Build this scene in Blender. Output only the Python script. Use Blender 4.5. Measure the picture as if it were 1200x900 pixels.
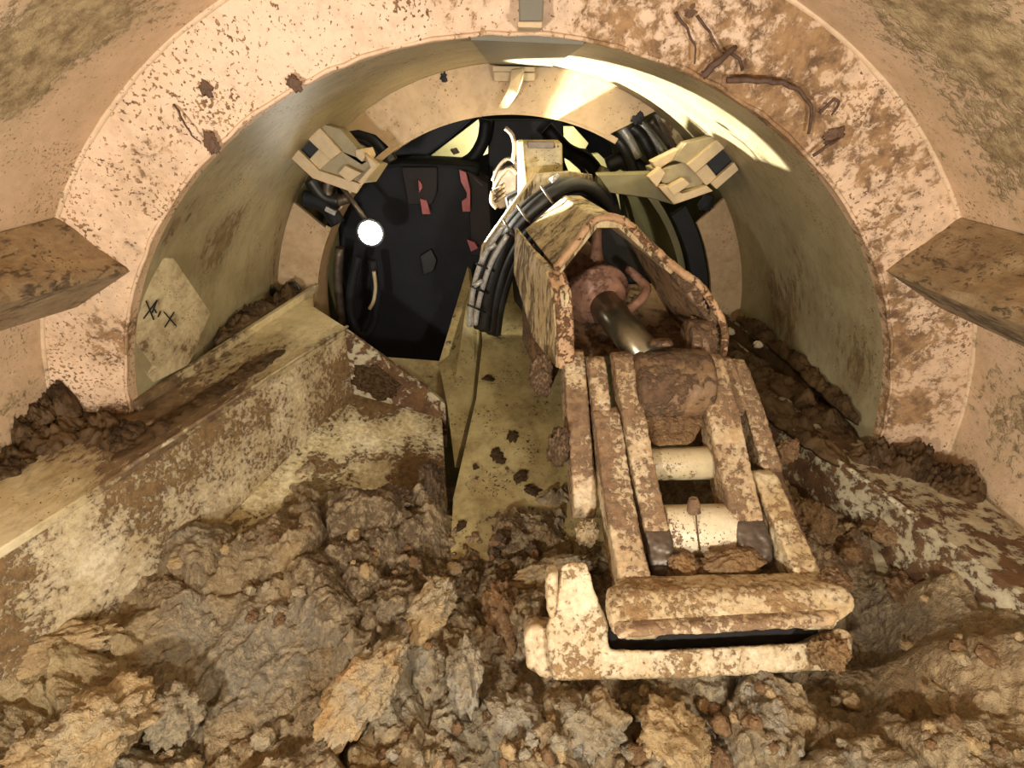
import bpy, bmesh, math, random
import numpy as np
from mathutils import Vector, Matrix, noise

for o in list(bpy.data.objects):
    bpy.data.objects.remove(o)
scene = bpy.context.scene
COL = scene.collection

# ------------------------------------------------------------------ camera
F, PITCH, CAMZ = 620.0, 0.502, 1.356
cd = bpy.data.cameras.new('camera')
cam = bpy.data.objects.new('camera', cd)
COL.objects.link(cam)
cam.location = (0.012, 0, CAMZ)
cam.rotation_euler = (math.pi / 2 - PITCH, 0, 0)
cd.sensor_width = 36.0
cd.lens = 36.0 * F / 1200.0
cd.clip_start = 0.02
scene.camera = cam

# ------------------------------------------------------------------ world, lights, exposure
w = bpy.data.worlds.new('world')
scene.world = w
w.use_nodes = True
w.node_tree.nodes['Background'].inputs[0].default_value = (1.0, 0.95, 0.88, 1)
w.node_tree.nodes['Background'].inputs[1].default_value = 0.13
scene.view_settings.view_transform = 'Standard'
scene.view_settings.look = 'None'
scene.view_settings.gamma = 1
scene.view_settings.use_curve_mapping = False
scene.view_settings.exposure = 0.12


def light(name, kind, loc, energy, color, size=0.1, target=None, spot=None, blend=0.3):
    d = bpy.data.lights.new(name, kind)
    d.energy = energy
    d.color = color
    if kind == 'AREA':
        d.shape = 'DISK'
        d.size = size
    else:
        d.shadow_soft_size = size
    if kind == 'SPOT':
        d.spot_size = spot
        d.spot_blend = blend
    o = bpy.data.objects.new(name, d)
    COL.objects.link(o)
    o.location = loc
    if target is not None:
        o.rotation_euler = (Vector(target) - Vector(loc)).to_track_quat('-Z', 'Y').to_euler()
    return o


WARM = (1.0, 0.94, 0.84)
light('hood_work_light', 'AREA', (-0.80, -0.65, 0.78), 42, WARM, 0.16, (-0.1, 1.7, 0.75))
light('hood_work_light', 'AREA', (0.75, -0.65, 0.85), 32, WARM, 0.16, (0.2, 1.7, 0.75))

# ------------------------------------------------------------------ projection helpers
CP, SP = math.cos(PITCH), math.sin(PITCH)
CAM = Vector((0.012, 0, CAMZ))


def ray(px, py):
    u, v = (px - 600) / F, (450 - py) / F
    return Vector((u, CP + v * SP, -SP + v * CP))


def atY(px, py, Y):
    d = ray(px, py)
    return CAM + d * (Y / d.y)


def atZ(px, py, Z):
    d = ray(px, py)
    return CAM + d * ((Z - CAMZ) / d.z)


def atT(px, py, t):
    return CAM + ray(px, py) * t


def onP(px, py, p0, n):
    d = ray(px, py)
    return CAM + d * ((Vector(p0) - CAM).dot(n) / d.dot(n))


def on_barrel(px, py, r=1.5):
    d = ray(px, py)
    a = d.x * d.x + d.z * d.z
    b = 2 * (CAMZ * d.z + CAM.x * d.x)
    c = CAMZ ** 2 + CAM.x ** 2 - r * r
    t = (-b + math.sqrt(b * b - 4 * a * c)) / (2 * a)
    return CAM + d * t



# ------------------------------------------------------------------ materials
def srgb(r, g, b):
    f = lambda c: ((c / 255 + 0.055) / 1.055) ** 2.4 if c / 255 > 0.04045 else c / 255 / 12.92
    return (f(r), f(g), f(b), 1)


class NT:
    def __init__(s, name):
        s.m = bpy.data.materials.new(name)
        s.m.use_nodes = True
        s.t = s.m.node_tree
        s.b = s.t.nodes['Principled BSDF']
        s.tc = s.t.nodes.new('ShaderNodeTexCoord')
        s.co = s.tc.outputs['Object']

    def put(s, x, sock):
        if isinstance(x, (int, float)):
            sock.default_value = x
        elif isinstance(x, tuple):
            sock.default_value = x
        else:
            s.t.links.new(x, sock)

    def mapping(s, scale=(1, 1, 1), rot=(0, 0, 0), loc=(0, 0, 0)):
        n = s.t.nodes.new('ShaderNodeMapping')
        n.inputs['Scale'].default_value = scale
        n.inputs['Rotation'].default_value = rot
        n.inputs['Location'].default_value = loc
        s.t.links.new(s.co, n.inputs[0])
        return n.outputs[0]

    def noise(s, scale, detail=6, rough=0.6, dist=0.0, co=None):
        n = s.t.nodes.new('ShaderNodeTexNoise')
        n.inputs['Scale'].default_value = scale
        n.inputs['Detail'].default_value = detail
        n.inputs['Roughness'].default_value = rough
        n.inputs['Distortion'].default_value = dist
        s.t.links.new(co or s.co, n.inputs['Vector'])
        return n.outputs['Fac']

    def voro(s, scale, co=None, feature='F1', out='Distance'):
        n = s.t.nodes.new('ShaderNodeTexVoronoi')
        n.feature = feature
        n.inputs['Scale'].default_value = scale
        s.t.links.new(co or s.co, n.inputs['Vector'])
        return n.outputs[out]

    def math(s, op, a, b=0.0, clamp=False):
        n = s.t.nodes.new('ShaderNodeMath')
        n.operation = op
        n.use_clamp = clamp
        s.put(a, n.inputs[0])
        s.put(b, n.inputs[1])
        return n.outputs[0]

    def ramp(s, x, a, b, c=0.0, d=1.0):
        n = s.t.nodes.new('ShaderNodeMapRange')
        n.interpolation_type = 'SMOOTHSTEP'
        s.put(x, n.inputs[0])
        for i, v in enumerate((a, b, c, d)):
            s.put(v, n.inputs[i + 1])
        return n.outputs[0]

    def mix(s, f, a, b):
        n = s.t.nodes.new('ShaderNodeMix')
        n.data_type = 'RGBA'
        s.put(f, n.inputs[0])
        s.put(a, n.inputs[6])
        s.put(b, n.inputs[7])
        return n.outputs[2]

    def dist(s, c):
        n = s.t.nodes.new('ShaderNodeVectorMath')
        n.operation = 'DISTANCE'
        s.t.links.new(s.co, n.inputs[0])
        n.inputs[1].default_value = c
        return n.outputs['Value']

    def bump(s, h, strength=0.3, dist=0.01):
        n = s.t.nodes.new('ShaderNodeBump')
        n.inputs['Strength'].default_value = strength
        n.inputs['Distance'].default_value = dist
        s.t.links.new(h, n.inputs['Height'])
        s.t.links.new(n.outputs[0], s.b.inputs['Normal'])


def plain(name, col, rough=0.6, metal=0.0, var=0.25, scale=18):
    n = NT(name)
    f = n.noise(scale, 6, 0.65)
    dark = tuple(c * (1 - var) for c in col[:3]) + (1,)
    lite = tuple(min(1, c * (1 + var)) for c in col[:3]) + (1,)
    n.put(n.mix(n.ramp(f, 0.3, 0.7), dark, lite), n.b.inputs['Base Color'])
    n.b.inputs['Roughness'].default_value = rough
    n.b.inputs['Metallic'].default_value = metal
    n.bump(f, 0.15, 0.004)
    return n.m


def dirty(name, base, base2, mud, mud2, cover=0.2, fs=28, bs=2.2, soft=0.05, rough=0.45,
          blobs=(), speck=0.0, stretch=(1, 1, 1), rot=(0, 0, 0), bump=0.35, film=0.25, bd=0.012):
    """painted steel with mud thrown on it: mask from fine and broad noise plus local splashes"""
    n = NT(name)
    co = n.mapping(stretch, rot)
    fine = n.noise(fs, 6, 0.68, 0.3, co)
    big = n.noise(bs, 3, 0.6, 0.4, co)
    val = n.math('ADD', n.math('MULTIPLY', fine, 0.5), n.math('MULTIPLY', big, 0.5))
    for c, r, g in blobs:
        d = n.ramp(n.dist(c), 0.0, r, g, 0.0)
        val = n.math('ADD', val, d)
    thr = 0.5 + (0.5 - cover) * 0.26
    mask = n.ramp(val, thr, thr + soft)
    if speck > 0:
        s1 = n.noise(fs * 3.2, 4, 0.55, 0, n.mapping((1, 1, 1), (0.5, 0.2, 0.9)))
        s2 = n.ramp(n.noise(bs * 1.7, 3, 0.5), 0.42, 0.68, 0.0, 0.10)
        sm = n.ramp(n.math('ADD', s1, s2), 0.72 - speck * 0.1, 0.745 - speck * 0.1)
        mask = n.math('MAXIMUM', mask, sm)
    filmm = n.math('MULTIPLY', n.ramp(val, thr - 0.16, thr + 0.02), film)
    var = n.noise(5.5, 4, 0.7)
    bc = n.mix(n.ramp(var, 0.3, 0.7), base, base2)
    mc = n.mix(n.ramp(n.noise(fs * 0.6, 4, 0.7), 0.3, 0.68), mud, mud2)
    c1 = n.mix(filmm, bc, mc)
    n.put(n.mix(mask, c1, mc), n.b.inputs['Base Color'])
    n.put(n.math('ADD', n.math('MULTIPLY', mask, 0.35), rough), n.b.inputs['Roughness'])
    hgt = n.math('ADD', n.math('MULTIPLY', mask, 0.7), n.math('MULTIPLY', n.math('MULTIPLY', fine, mask), 0.9))
    hgt = n.math('ADD', hgt, n.math('MULTIPLY', n.noise(fs * 5, 1, 0.6), 0.12))
    n.bump(hgt, bump, bd)
    return n.m


CREAM = srgb(206, 190, 150)
CREAM2 = srgb(198, 180, 144)
PINK = srgb(226, 194, 162)
PINK2 = srgb(214, 182, 148)
MUD = srgb(86, 64, 42)
MUD2 = srgb(128, 100, 68)
MUDD = srgb(62, 42, 28)
TAN = srgb(150, 122, 82)
OLIVE = srgb(172, 160, 126)
OLIVE2 = srgb(152, 139, 106)

M = {}
TR = Vector((0.95, 1.68, 1.38))   # splash area upper right of the ring
M['ring'] = dirty('ring_paint', PINK, PINK2, srgb(98, 72, 48), srgb(164, 128, 88), 0.10, 28, 2.6, 0.07, 0.5,
                  blobs=[((0.62, 1.7, 1.52), 0.50, 0.17), ((0.25, 1.7, 1.66), 0.35, 0.15), ((0.85, 1.7, 1.36), 0.42, 0.17), ((1.12, 1.7, 1.15), 0.40, 0.12), ((1.3, 1.7, 0.85), 0.30, 0.09),
                         ((-1.1, 1.7, 1.18), 0.28, 0.10), ((-1.45, 1.7, 0.45), 0.5, 0.08), ((1.5, 1.7, 0.45), 0.55, 0.11),
                         ((-1.22, 1.7, 0.92), 0.22, 0.10), ((-1.40, 1.73, 0.62), 0.22, 0.12), ((1.42, 1.73, 0.62), 0.22, 0.10), ((-1.62, 1.7, 0.45), 0.16, -0.12), ((-1.5, 1.7, 0.2), 0.3, 0.10), ((1.6, 1.7, 0.25), 0.3, 0.06)],
                  speck=0.85, film=0.3)
HB = lambda x, y: tuple(on_barrel(x, y, 1.742))
M['hood'] = dirty('hood_paint', PINK, srgb(208, 178, 142), srgb(126, 104, 70), srgb(190, 168, 126), 0.16, 34, 3.0, 0.07, 0.55,
                  blobs=[(HB(1160, 90), 0.34, 0.17), (HB(1080, 10), 0.30, 0.16), (HB(1190, 200), 0.26, 0.13), (HB(40, 60), 0.30, 0.17), (HB(110, 10), 0.22, 0.14), (HB(10, 120), 0.2, 0.14),
                         ((1.74, 1.3, 0.3), 0.6, 0.12), ((-1.74, 1.3, 0.3), 0.6, 0.10), ((1.7, 0.9, 0.6), 0.5, 0.12)],
                  speck=0.5, film=0.3, bump=0.6)
BB = lambda x, y: tuple(on_barrel(x, y, 1.5))
M['barrel'] = dirty('barrel_paint', OLIVE, OLIVE2, srgb(96, 76, 48), srgb(134, 112, 74), 0.09, 26, 3.0, 0.07, 0.42,
                    blobs=[(BB(258, 285), 0.26, 0.20), (BB(205, 270), 0.22, 0.15), (BB(290, 330), 0.25, 0.09), (BB(930, 370), 0.38, 0.16), (BB(1000, 420), 0.30, 0.15), (BB(960, 320), 0.30, 0.07), (BB(900, 340), 0.3, 0.07)],
                    stretch=(1, 1.3, 0.42), speck=0.25, film=0.45)
M['bulkhead'] = dirty('bulkhead_paint', srgb(206, 176, 138), srgb(190, 162, 124), srgb(110, 80, 48), srgb(150, 120, 80), 0.05, 22, 3, 0.06, 0.45,
                      blobs=[((1.36, 3.2, 0.55), 0.3, 0.08)], speck=0.1, film=0.25)
M['cream'] = dirty('cream_paint', CREAM, CREAM2, MUD, MUD2, 0.20, 30, 4.5, 0.05, 0.42, speck=0.1, film=0.2)
M['gusset'] = dirty('gusset_paint', srgb(206, 190, 150), srgb(188, 170, 130), srgb(92, 70, 44), srgb(136, 110, 72), 0.30, 34, 7.0, 0.07, 0.45, stretch=(1, 1, 0.8), speck=0.3, film=0.5)
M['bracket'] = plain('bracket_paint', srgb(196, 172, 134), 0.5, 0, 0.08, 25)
M['bracket_shade'] = plain('bracket_shaded_paint', srgb(150, 136, 104), 0.55, 0, 0.1, 25)  # tan bracket paint darkened: shade of the receding faces put into the colour
M['crown'] = plain('crown_paint', srgb(112, 108, 92), 0.45, 0, 0.07, 9)
M['lit'] = dirty('chute_paint', srgb(178, 162, 114), srgb(154, 136, 90), srgb(58, 42, 26), srgb(88, 66, 40), 0.13, 24, 4.0, 0.03, 0.35,
                 blobs=[((0.05, 1.7, -0.36), 0.55, 0.09)], speck=0.4, film=0.4)
M['apron_top'] = dirty('apron_top_mud', srgb(222, 208, 170), srgb(190, 170, 124), srgb(82, 62, 42), srgb(126, 102, 70), 0.44, 30, 3.4, 0.05, 0.35,
                       blobs=[((-1.35, 1.7, 0.26), 0.75, 0.14), ((-1.1, 2.85, 0.26), 0.55, -0.18), ((-1.55, 1.15, 0.26), 0.5, -0.22)], speck=0.2, film=0.5, stretch=(1.2, 0.6, 1), rot=(0, 0, -0.3))
M['apron_side'] = dirty('apron_side_mud', srgb(236, 222, 188), srgb(206, 186, 142), srgb(104, 80, 50), srgb(144, 114, 74), 0.58, 52, 4.5, 0.06, 0.5,
                        blobs=[((-1.3, 1.2, -0.05), 0.5, -0.05), ((-0.9, 2.5, 0.0), 0.4, 0.06)], speck=0.2, film=0.5, bump=0.6)
M['apron_floor'] = dirty('apron_floor_mud', srgb(234, 224, 186), srgb(208, 192, 144), srgb(88, 66, 40), srgb(128, 100, 64), 0.38, 44, 4.0, 0.05, 0.5,
                         blobs=[((-0.35, 2.0, -0.25), 0.4, 0.22), ((-0.8, 2.6, -0.12), 0.3, 0.2)], speck=0.2, film=0.5, bump=0.6)
M['apron_right'] = dirty('apron_right_mud', srgb(206, 196, 164), srgb(182, 168, 132), srgb(70, 46, 26), srgb(110, 78, 46), 0.58, 22, 3.0, 0.04, 0.5,
                         blobs=[((1.1, 2.6, 0.0), 0.5, 0.2)], speck=0.2, film=0.4, bump=0.6)
M['ledge'] = dirty('ledge_mud', srgb(178, 156, 120), srgb(152, 130, 96), srgb(100, 80, 56), srgb(132, 108, 76), 0.42, 30, 4.0, 0.10, 0.6,
                   stretch=(1.6, 0.6, 1.6), speck=0.4, film=0.6, bump=0.9)
M['arm'] = dirty('arm_paint', srgb(224, 206, 168), srgb(192, 160, 118), srgb(106, 82, 60), srgb(146, 116, 84), 0.54, 46, 5.0, 0.04, 0.5,
                 speck=0.3, film=0.5, bump=0.55)
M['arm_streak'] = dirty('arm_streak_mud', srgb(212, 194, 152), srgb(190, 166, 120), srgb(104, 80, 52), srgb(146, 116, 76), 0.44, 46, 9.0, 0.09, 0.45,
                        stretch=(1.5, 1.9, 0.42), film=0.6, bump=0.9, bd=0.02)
M['arm_edge'] = dirty('arm_edge_rust', srgb(206, 168, 126), srgb(176, 136, 96), srgb(104, 72, 46), srgb(142, 104, 68), 0.50, 40, 7.0, 0.06, 0.6,
                      film=0.4, bump=0.9)
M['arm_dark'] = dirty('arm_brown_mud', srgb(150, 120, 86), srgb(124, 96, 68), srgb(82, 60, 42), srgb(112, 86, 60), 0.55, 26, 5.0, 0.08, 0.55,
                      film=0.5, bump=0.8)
M['bucket'] = dirty('bucket_paint', srgb(226, 212, 178), srgb(198, 174, 130), srgb(124, 94, 60), srgb(164, 132, 90), 0.43, 58, 7.0, 0.04, 0.5,
                    speck=0.2, film=0.5, bump=0.6)
M['pin'] = dirty('pin_paint', srgb(232, 218, 188), srgb(214, 196, 160), srgb(70, 54, 40), srgb(120, 90, 62), 0.16, 34, 6.0, 0.03, 0.4, speck=0.5, film=0.2)
M['pinkmetal'] = dirty('gland_mud', srgb(178, 136, 112), srgb(146, 106, 82), srgb(84, 56, 40), srgb(116, 80, 58), 0.45, 34, 6.0, 0.08, 0.5, film=0.4)
M['rod'] = plain('rod_steel', srgb(120, 112, 92), 0.28, 0.85, 0.25, 9)
M['steel'] = plain('worn_steel', srgb(98, 86, 74), 0.4, 0.5, 0.3, 20)
M['rubber'] = plain('hose_rubber', srgb(34, 32, 30), 0.42, 0, 0.3, 40)
M['hose_bright'] = plain('hose_bright_cover', srgb(176, 172, 164), 0.35, 0.3, 0.25, 60)
M['black'] = plain('black_paint', srgb(20, 20, 24), 0.6, 0, 0.3, 20)
M['deep_shade'] = plain('deep_shade_steel', srgb(24, 19, 15), 0.8, 0, 0.3, 20)  # near-black, stands for shade inside the arm head and behind the bars
M['navy'] = plain('dark_blue_with_shade', srgb(15, 17, 24), 0.75, 0, 0.5, 5)  # on the cabin shell this colour stands for the unlit tunnel
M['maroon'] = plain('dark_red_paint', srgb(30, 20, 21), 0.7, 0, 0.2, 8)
M['red'] = plain('faded_red_paint', srgb(172, 92, 92), 0.55, 0, 0.12, 20)
M['ink'] = plain('marker_ink', srgb(26, 24, 24), 0.7, 0, 0.1, 20)
M['tunnel'] = plain('tunnel_lining', srgb(120, 112, 78), 0.6, 0, 0.2, 5)
M['lining'] = plain('lining_segment_paint', srgb(236, 226, 166), 0.6, 0, 0.05, 12)
M['mudclump'] = dirty('mud_clump_clay', srgb(74, 55, 34), srgb(96, 73, 46), srgb(54, 40, 24), srgb(80, 60, 37), 0.5, 40, 6, 0.2, 0.6, bump=0.9, film=0.3)
M['mudclump'].node_tree.nodes['Principled BSDF'].inputs['Specular IOR Level'].default_value = 0.2
M['splat'] = plain('mud_splat', srgb(96, 70, 50), 0.7, 0, 0.25, 40)
M['root'] = plain('root_bark', srgb(84, 62, 48), 0.75, 0, 0.35, 60)


PALE = srgb(196, 172, 130)


def clay(name, cols, wet=0.5, seed=0.0, bump=0.95, regions=()):
    n = NT(name)
    n.co = n.t.nodes.new('ShaderNodeNewGeometry').outputs['Position']
    co = n.mapping((1, 1, 1), (0.3 + seed, 0.2, seed), (seed, seed * 2, 0))
    a = n.noise(2.4, 4, 0.6, 0.6, co)
    b = n.noise(7.0, 5, 0.65, 0.8, co)
    c = n.noise(30, 6, 0.7, 0.2, co)
    d = n.noise(3.6, 5, 0.6, 0.3, n.mapping((1, 1, 1), (1.2, 0.4, 2.0), (3 + seed, 1, 2)))
    col = n.mix(n.ramp(b, 0.36, 0.64), cols[0], cols[1])
    col = n.mix(n.ramp(a, 0.46, 0.64), col, cols[2])
    col = n.mix(n.math('MULTIPLY', n.ramp(d, 0.56, 0.68), 0.75), col, cols[3])
    for ctr, rad, cc in regions:
        g = n.ramp(n.math('ADD', n.dist(ctr), n.math('MULTIPLY', n.math('SUBTRACT', b, 0.5), rad * 1.6)), rad * 0.45, rad, 0.85, 0.0)
        col = n.mix(g, col, cc)
    col = n.mix(n.math('MULTIPLY', n.ramp(c, 0.45, 0.62), 0.50), col, cols[4])
    e = n.noise(75, 4, 0.7, 0.3, co)
    col = n.mix(n.math('MULTIPLY', n.ramp(e, 0.54, 0.66), 0.45), col, tuple(x * 0.35 for x in cols[0][:3]) + (1,))
    col = n.mix(n.math('MULTIPLY', n.ramp(e, 0.44, 0.34), 0.35), col, PALE)
    n.put(col, n.b.inputs['Base Color'])
    n.put(n.ramp(b, 0.3, 0.7, wet, wet + 0.3), n.b.inputs['Roughness'])
    v = n.voro(55, n.mapping((1, 1, 1), (0, 0, 0)), 'SMOOTH_F1')
    h = n.math('ADD', c, n.math('MULTIPLY', n.noise(110, 3, 0.7), 0.5))
    h = n.math('SUBTRACT', h, n.math('MULTIPLY', v, 0.5))
    n.bump(h, bump, 0.020)
    return n.m


BR1, BR2 = srgb(112, 84, 54), srgb(140, 108, 70)
GREY, ORANGE = srgb(150, 140, 120), srgb(190, 138, 70)
DKB = srgb(88, 69, 46)
M['muck'] = clay('muck_clay', [srgb(118, 98, 70), srgb(148, 126, 92), srgb(136, 126, 106), srgb(158, 130, 84), srgb(188, 168, 130)], 0.38, regions=[
    (tuple(atZ(440, 650, -.25)), 0.42, DKB), (tuple(atZ(580, 660, -.3)), 0.30, DKB), (tuple(atZ(300, 770, -.3)), 0.26, srgb(128, 118, 100)), (tuple(atZ(60, 780, -.2)), 0.30, srgb(168, 146, 102)),
    (tuple(atZ(960, 640, -.2)), 0.28, srgb(104, 74, 44)), (tuple(atZ(1050, 760, -.3)), 0.26, srgb(122, 106, 84)), (tuple(atZ(880, 830, -.25)), 0.16, srgb(146, 138, 120)), (tuple(atZ(540, 830, -.3)), 0.16, srgb(150, 140, 118)),
    (tuple(atZ(1160, 820, -.15)), 0.28, srgb(158, 130, 92))])
M['clod_brown'] = clay('clod_brown_clay', [srgb(100, 72, 44), srgb(128, 96, 60), srgb(118, 90, 58), srgb(140, 100, 56), srgb(150, 118, 78)], 0.5, 1.3)
M['clod_tan'] = clay('clod_tan_clay', [srgb(160, 132, 90), srgb(178, 150, 106), srgb(168, 152, 122), srgb(186, 146, 88), srgb(204, 178, 132)], 0.5, 2.1)
M['clod_orange'] = clay('clod_orange_clay', [srgb(170, 134, 82), srgb(160, 140, 108), srgb(160, 150, 128), srgb(204, 144, 64), srgb(196, 166, 116)], 0.5, 0.7)
M['clod_grey'] = clay('clod_grey_clay', [srgb(128, 116, 94), srgb(152, 136, 108), srgb(158, 152, 138), srgb(150, 122, 78), srgb(182, 164, 128)], 0.45, 3.3)
M['clod_rust'] = clay('clod_rust_clay', [srgb(122, 90, 54), srgb(144, 110, 68), srgb(132, 104, 70), srgb(156, 112, 60), srgb(164, 130, 88)], 0.55, 4.4)
M['clod_dark'] = clay('clod_dark_clay', [srgb(76, 58, 38), srgb(94, 72, 48), srgb(86, 68, 48), srgb(98, 74, 46), srgb(116, 92, 62)], 0.5, 5.1)

# ------------------------------------------------------------------ object helpers
def tag(o, label=None, cat=None, group=None, kind=None):
    if label: o['label'] = label
    if cat: o['category'] = cat
    if group: o['group'] = group
    if kind: o['kind'] = kind
    return o


def empty(name, loc, label, cat, group=None):
    o = bpy.data.objects.new(name, None)
    o.location = loc
    o.empty_display_size = 0.05
    COL.objects.link(o)
    return tag(o, label, cat, group)


def wloc(p):
    v = Vector((0, 0, 0))
    while p is not None:
        v += p.location
        p = p.parent
    return v


def link_bm(name, bm, mat, parent=None, smooth=False, bevel=0.0, seg=2, angle=0.6):
    bmesh.ops.recalc_face_normals(bm, faces=bm.faces[:])
    me = bpy.data.meshes.new(name)
    bm.to_mesh(me)
    bm.free()
    if smooth:
        for p in me.polygons:
            p.use_smooth = True
    me.materials.append(M[mat] if isinstance(mat, str) else mat)
    o = bpy.data.objects.new(name, me)
    COL.objects.link(o)
    if parent is not None:
        o.parent = parent
        o.location = -wloc(parent)
    if bevel > 0:
        b = o.modifiers.new('bevel', 'BEVEL')
        b.width = bevel
        b.segments = seg
        b.limit_method = 'ANGLE'
        b.angle_limit = angle
    return o


def prism_bm(bm, pts, ext):
    """solid between polygon pts and the same polygon moved by ext (a vector, or a list of points)"""
    a = [bm.verts.new(Vector(p)) for p in pts]
    if isinstance(ext, list):
        b = [bm.verts.new(Vector(p)) for p in ext]
    else:
        b = [bm.verts.new(Vector(p) + Vector(ext)) for p in pts]
    bm.faces.new(a)
    bm.faces.new(b[::-1])
    k = len(a)
    for i in range(k):
        bm.faces.new((a[i], a[(i + 1) % k], b[(i + 1) % k], b[i]))


def prism(name, pts, ext, mat, parent=None, bevel=0.004, smooth=False, seg=2):
    bm = bmesh.new()
    prism_bm(bm, pts, ext)
    return link_bm(name, bm, mat, parent, smooth, bevel, seg)


def tube_bm(bm, pts, rad, n=10, caps=True):
    pts = [Vector(p) for p in pts]
    if not isinstance(rad, (list, tuple)):
        rad = [rad] * len(pts)
    rings = []
    t0 = (pts[1] - pts[0]).normalized()
    ref = Vector((0, 0, 1)) if abs(t0.z) < 0.9 else Vector((1, 0, 0))
    nrm = t0.cross(ref).normalized()
    for i, p in enumerate(pts):
        a = pts[max(i - 1, 0)]
        b = pts[min(i + 1, len(pts) - 1)]
        t = (b - a).normalized()
        nrm = (nrm - t * nrm.dot(t)).normalized()
        bn = t.cross(nrm)
        rings.append([bm.verts.new(p + (nrm * math.cos(k * 2 * math.pi / n) + bn * math.sin(k * 2 * math.pi / n)) * rad[i]) for k in range(n)])
    for r0, r1 in zip(rings, rings[1:]):
        for k in range(n):
            bm.faces.new((r0[k], r0[(k + 1) % n], r1[(k + 1) % n], r1[k]))
    if caps:
        bm.faces.new(rings[0][::-1])
        bm.faces.new(rings[-1])


def catmull(pts, k=8):
    pts = [Vector(p) for p in pts]
    P = [pts[0] * 2 - pts[1]] + pts + [pts[-1] * 2 - pts[-2]]
    out = []
    for i in range(1, len(P) - 2):
        a, b, c, d = P[i - 1:i + 3]
        for j in range(k):
            t = j / k
            out.append(0.5 * (2 * b + (c - a) * t + (2 * a - 5 * b + 4 * c - d) * t * t + (3 * b - a - 3 * c + d) * t ** 3))
    out.append(pts[-1])
    return out


def tube(name, pts, rad, mat, parent=None, n=10, smooth_path=0, bevel=0.0):
    if smooth_path:
        if isinstance(rad, (list, tuple)):
            m_ = (len(pts) - 1) * smooth_path
            rad = [float(np.interp(i / smooth_path, range(len(rad)), rad)) for i in range(m_ + 1)]
        pts = catmull(pts, smooth_path)
    bm = bmesh.new()
    tube_bm(bm, pts, rad, n)
    o = link_bm(name, bm, mat, parent, False, bevel)
    for p in o.data.polygons:
        p.use_smooth = len(p.vertices) == 4
    return o


def sector(name, r0, r1, y0, y1, a0, a1, mat, parent=None, n=64, bevel=0.0):
    """solid ring sector around the shield axis (Y), angles in degrees, 0 = +X, 90 = +Z"""
    bm = bmesh.new()
    full = abs(a1 - a0) >= 359.9
    prof = [(r0, y0), (r1, y0), (r1, y1), (r0, y1)]
    rows = []
    for i in range(n + (0 if full else 1)):
        t = math.radians(a0 + (a1 - a0) * i / n)
        rows.append([bm.verts.new((r * math.cos(t), y, r * math.sin(t))) for r, y in prof])
    m = len(rows)
    for i in range(m if full else m - 1):
        a, b = rows[i], rows[(i + 1) % m]
        for k in range(4):
            f = bm.faces.new((a[k], a[(k + 1) % 4], b[(k + 1) % 4], b[k]))
            f.smooth = True
    if not full:
        bm.faces.new(rows[0])
        bm.faces.new(rows[-1][::-1])
    o = link_bm(name, bm, mat, parent, False, bevel)
    if hasattr(o.data, 'set_sharp_from_angle'):
        o.data.set_sharp_from_angle(angle=0.6)
    return o


def band(name, r, y, rad, a0, a1, mat, parent=None, n=96, wob=0.0):
    """weld bead: thin tube running round the axis"""
    rnd = random.Random(int(r * 1000 + y * 77))
    pts = []
    for i in range(n + 1):
        t = math.radians(a0 + (a1 - a0) * i / n)
        rr = r + rnd.uniform(-wob, wob)
        pts.append((rr * math.cos(t), y + rnd.uniform(-wob, wob), rr * math.sin(t)))
    return tube(name, pts, rad, mat, parent, 6)


# ------------------------------------------------------------------ the shield (setting)
R, Y1, Y2, RL, Y0, R0 = 1.5, 1.761, 3.242, 1.267, 1.703, 1.742
hood = tag(sector('wall_hood', R0, R0 + 0.05, -0.8, Y0 + 0.06, 0, 360, 'hood', None, 128), 'mud-stained pinkish cream outer shield skin curving around the camera', 'wall', kind='structure')
# flared front ring between hood and barrel
bm = bmesh.new()
rows = []
for i in range(128):
    t = 2 * math.pi * i / 128
    rows.append([bm.verts.new((r * math.cos(t), y, r * math.sin(t))) for r, y in ((R0 + 0.02, Y0 - 0.004), (R0 - 0.012, Y0), (R, Y1), (R, Y1 + 0.05), (R0 + 0.02, Y1 + 0.05))])
for i in range(128):
    a, b = rows[i], rows[(i + 1) % 128]
    for k in range(5):
        bm.faces.new((a[k], a[(k + 1) % 5], b[(k + 1) % 5], b[k]))
tag(link_bm('wall_front_ring', bm, 'ring', None, True), 'pinkish cream steel front ring splashed with brown mud', 'wall', kind='structure').data.set_sharp_from_angle(angle=0.35)
tag(sector('wall_barrel', R, R + 0.05, Y1 + 0.05, Y2 + 0.03, 0, 360, 'barrel', None, 128), 'olive cream steel barrel wall inside the shield opening', 'wall', kind='structure')
tag(band('trim_1', R + 0.004, Y1 + 0.001, 0.0065, -20, 200, 'ring', None, 110, 0.003), 'pale weld bead around the rim of the shield opening', 'trim', kind='structure')
tag(band('trim_2', R0 - 0.001, Y0 + 0.001, 0.010, -20, 200, 'hood', None, 110, 0.002), 'pale weld bead where front ring meets outer skin', 'trim', kind='structure')

# bulkhead plate in three sectors
def arc_poly(r, a0, a1, n, y):
    return [Vector((r * math.cos(math.radians(a0 + (a1 - a0) * i / n)), y, r * math.sin(math.radians(a0 + (a1 - a0) * i / n)))) for i in range(n + 1)]


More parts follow.
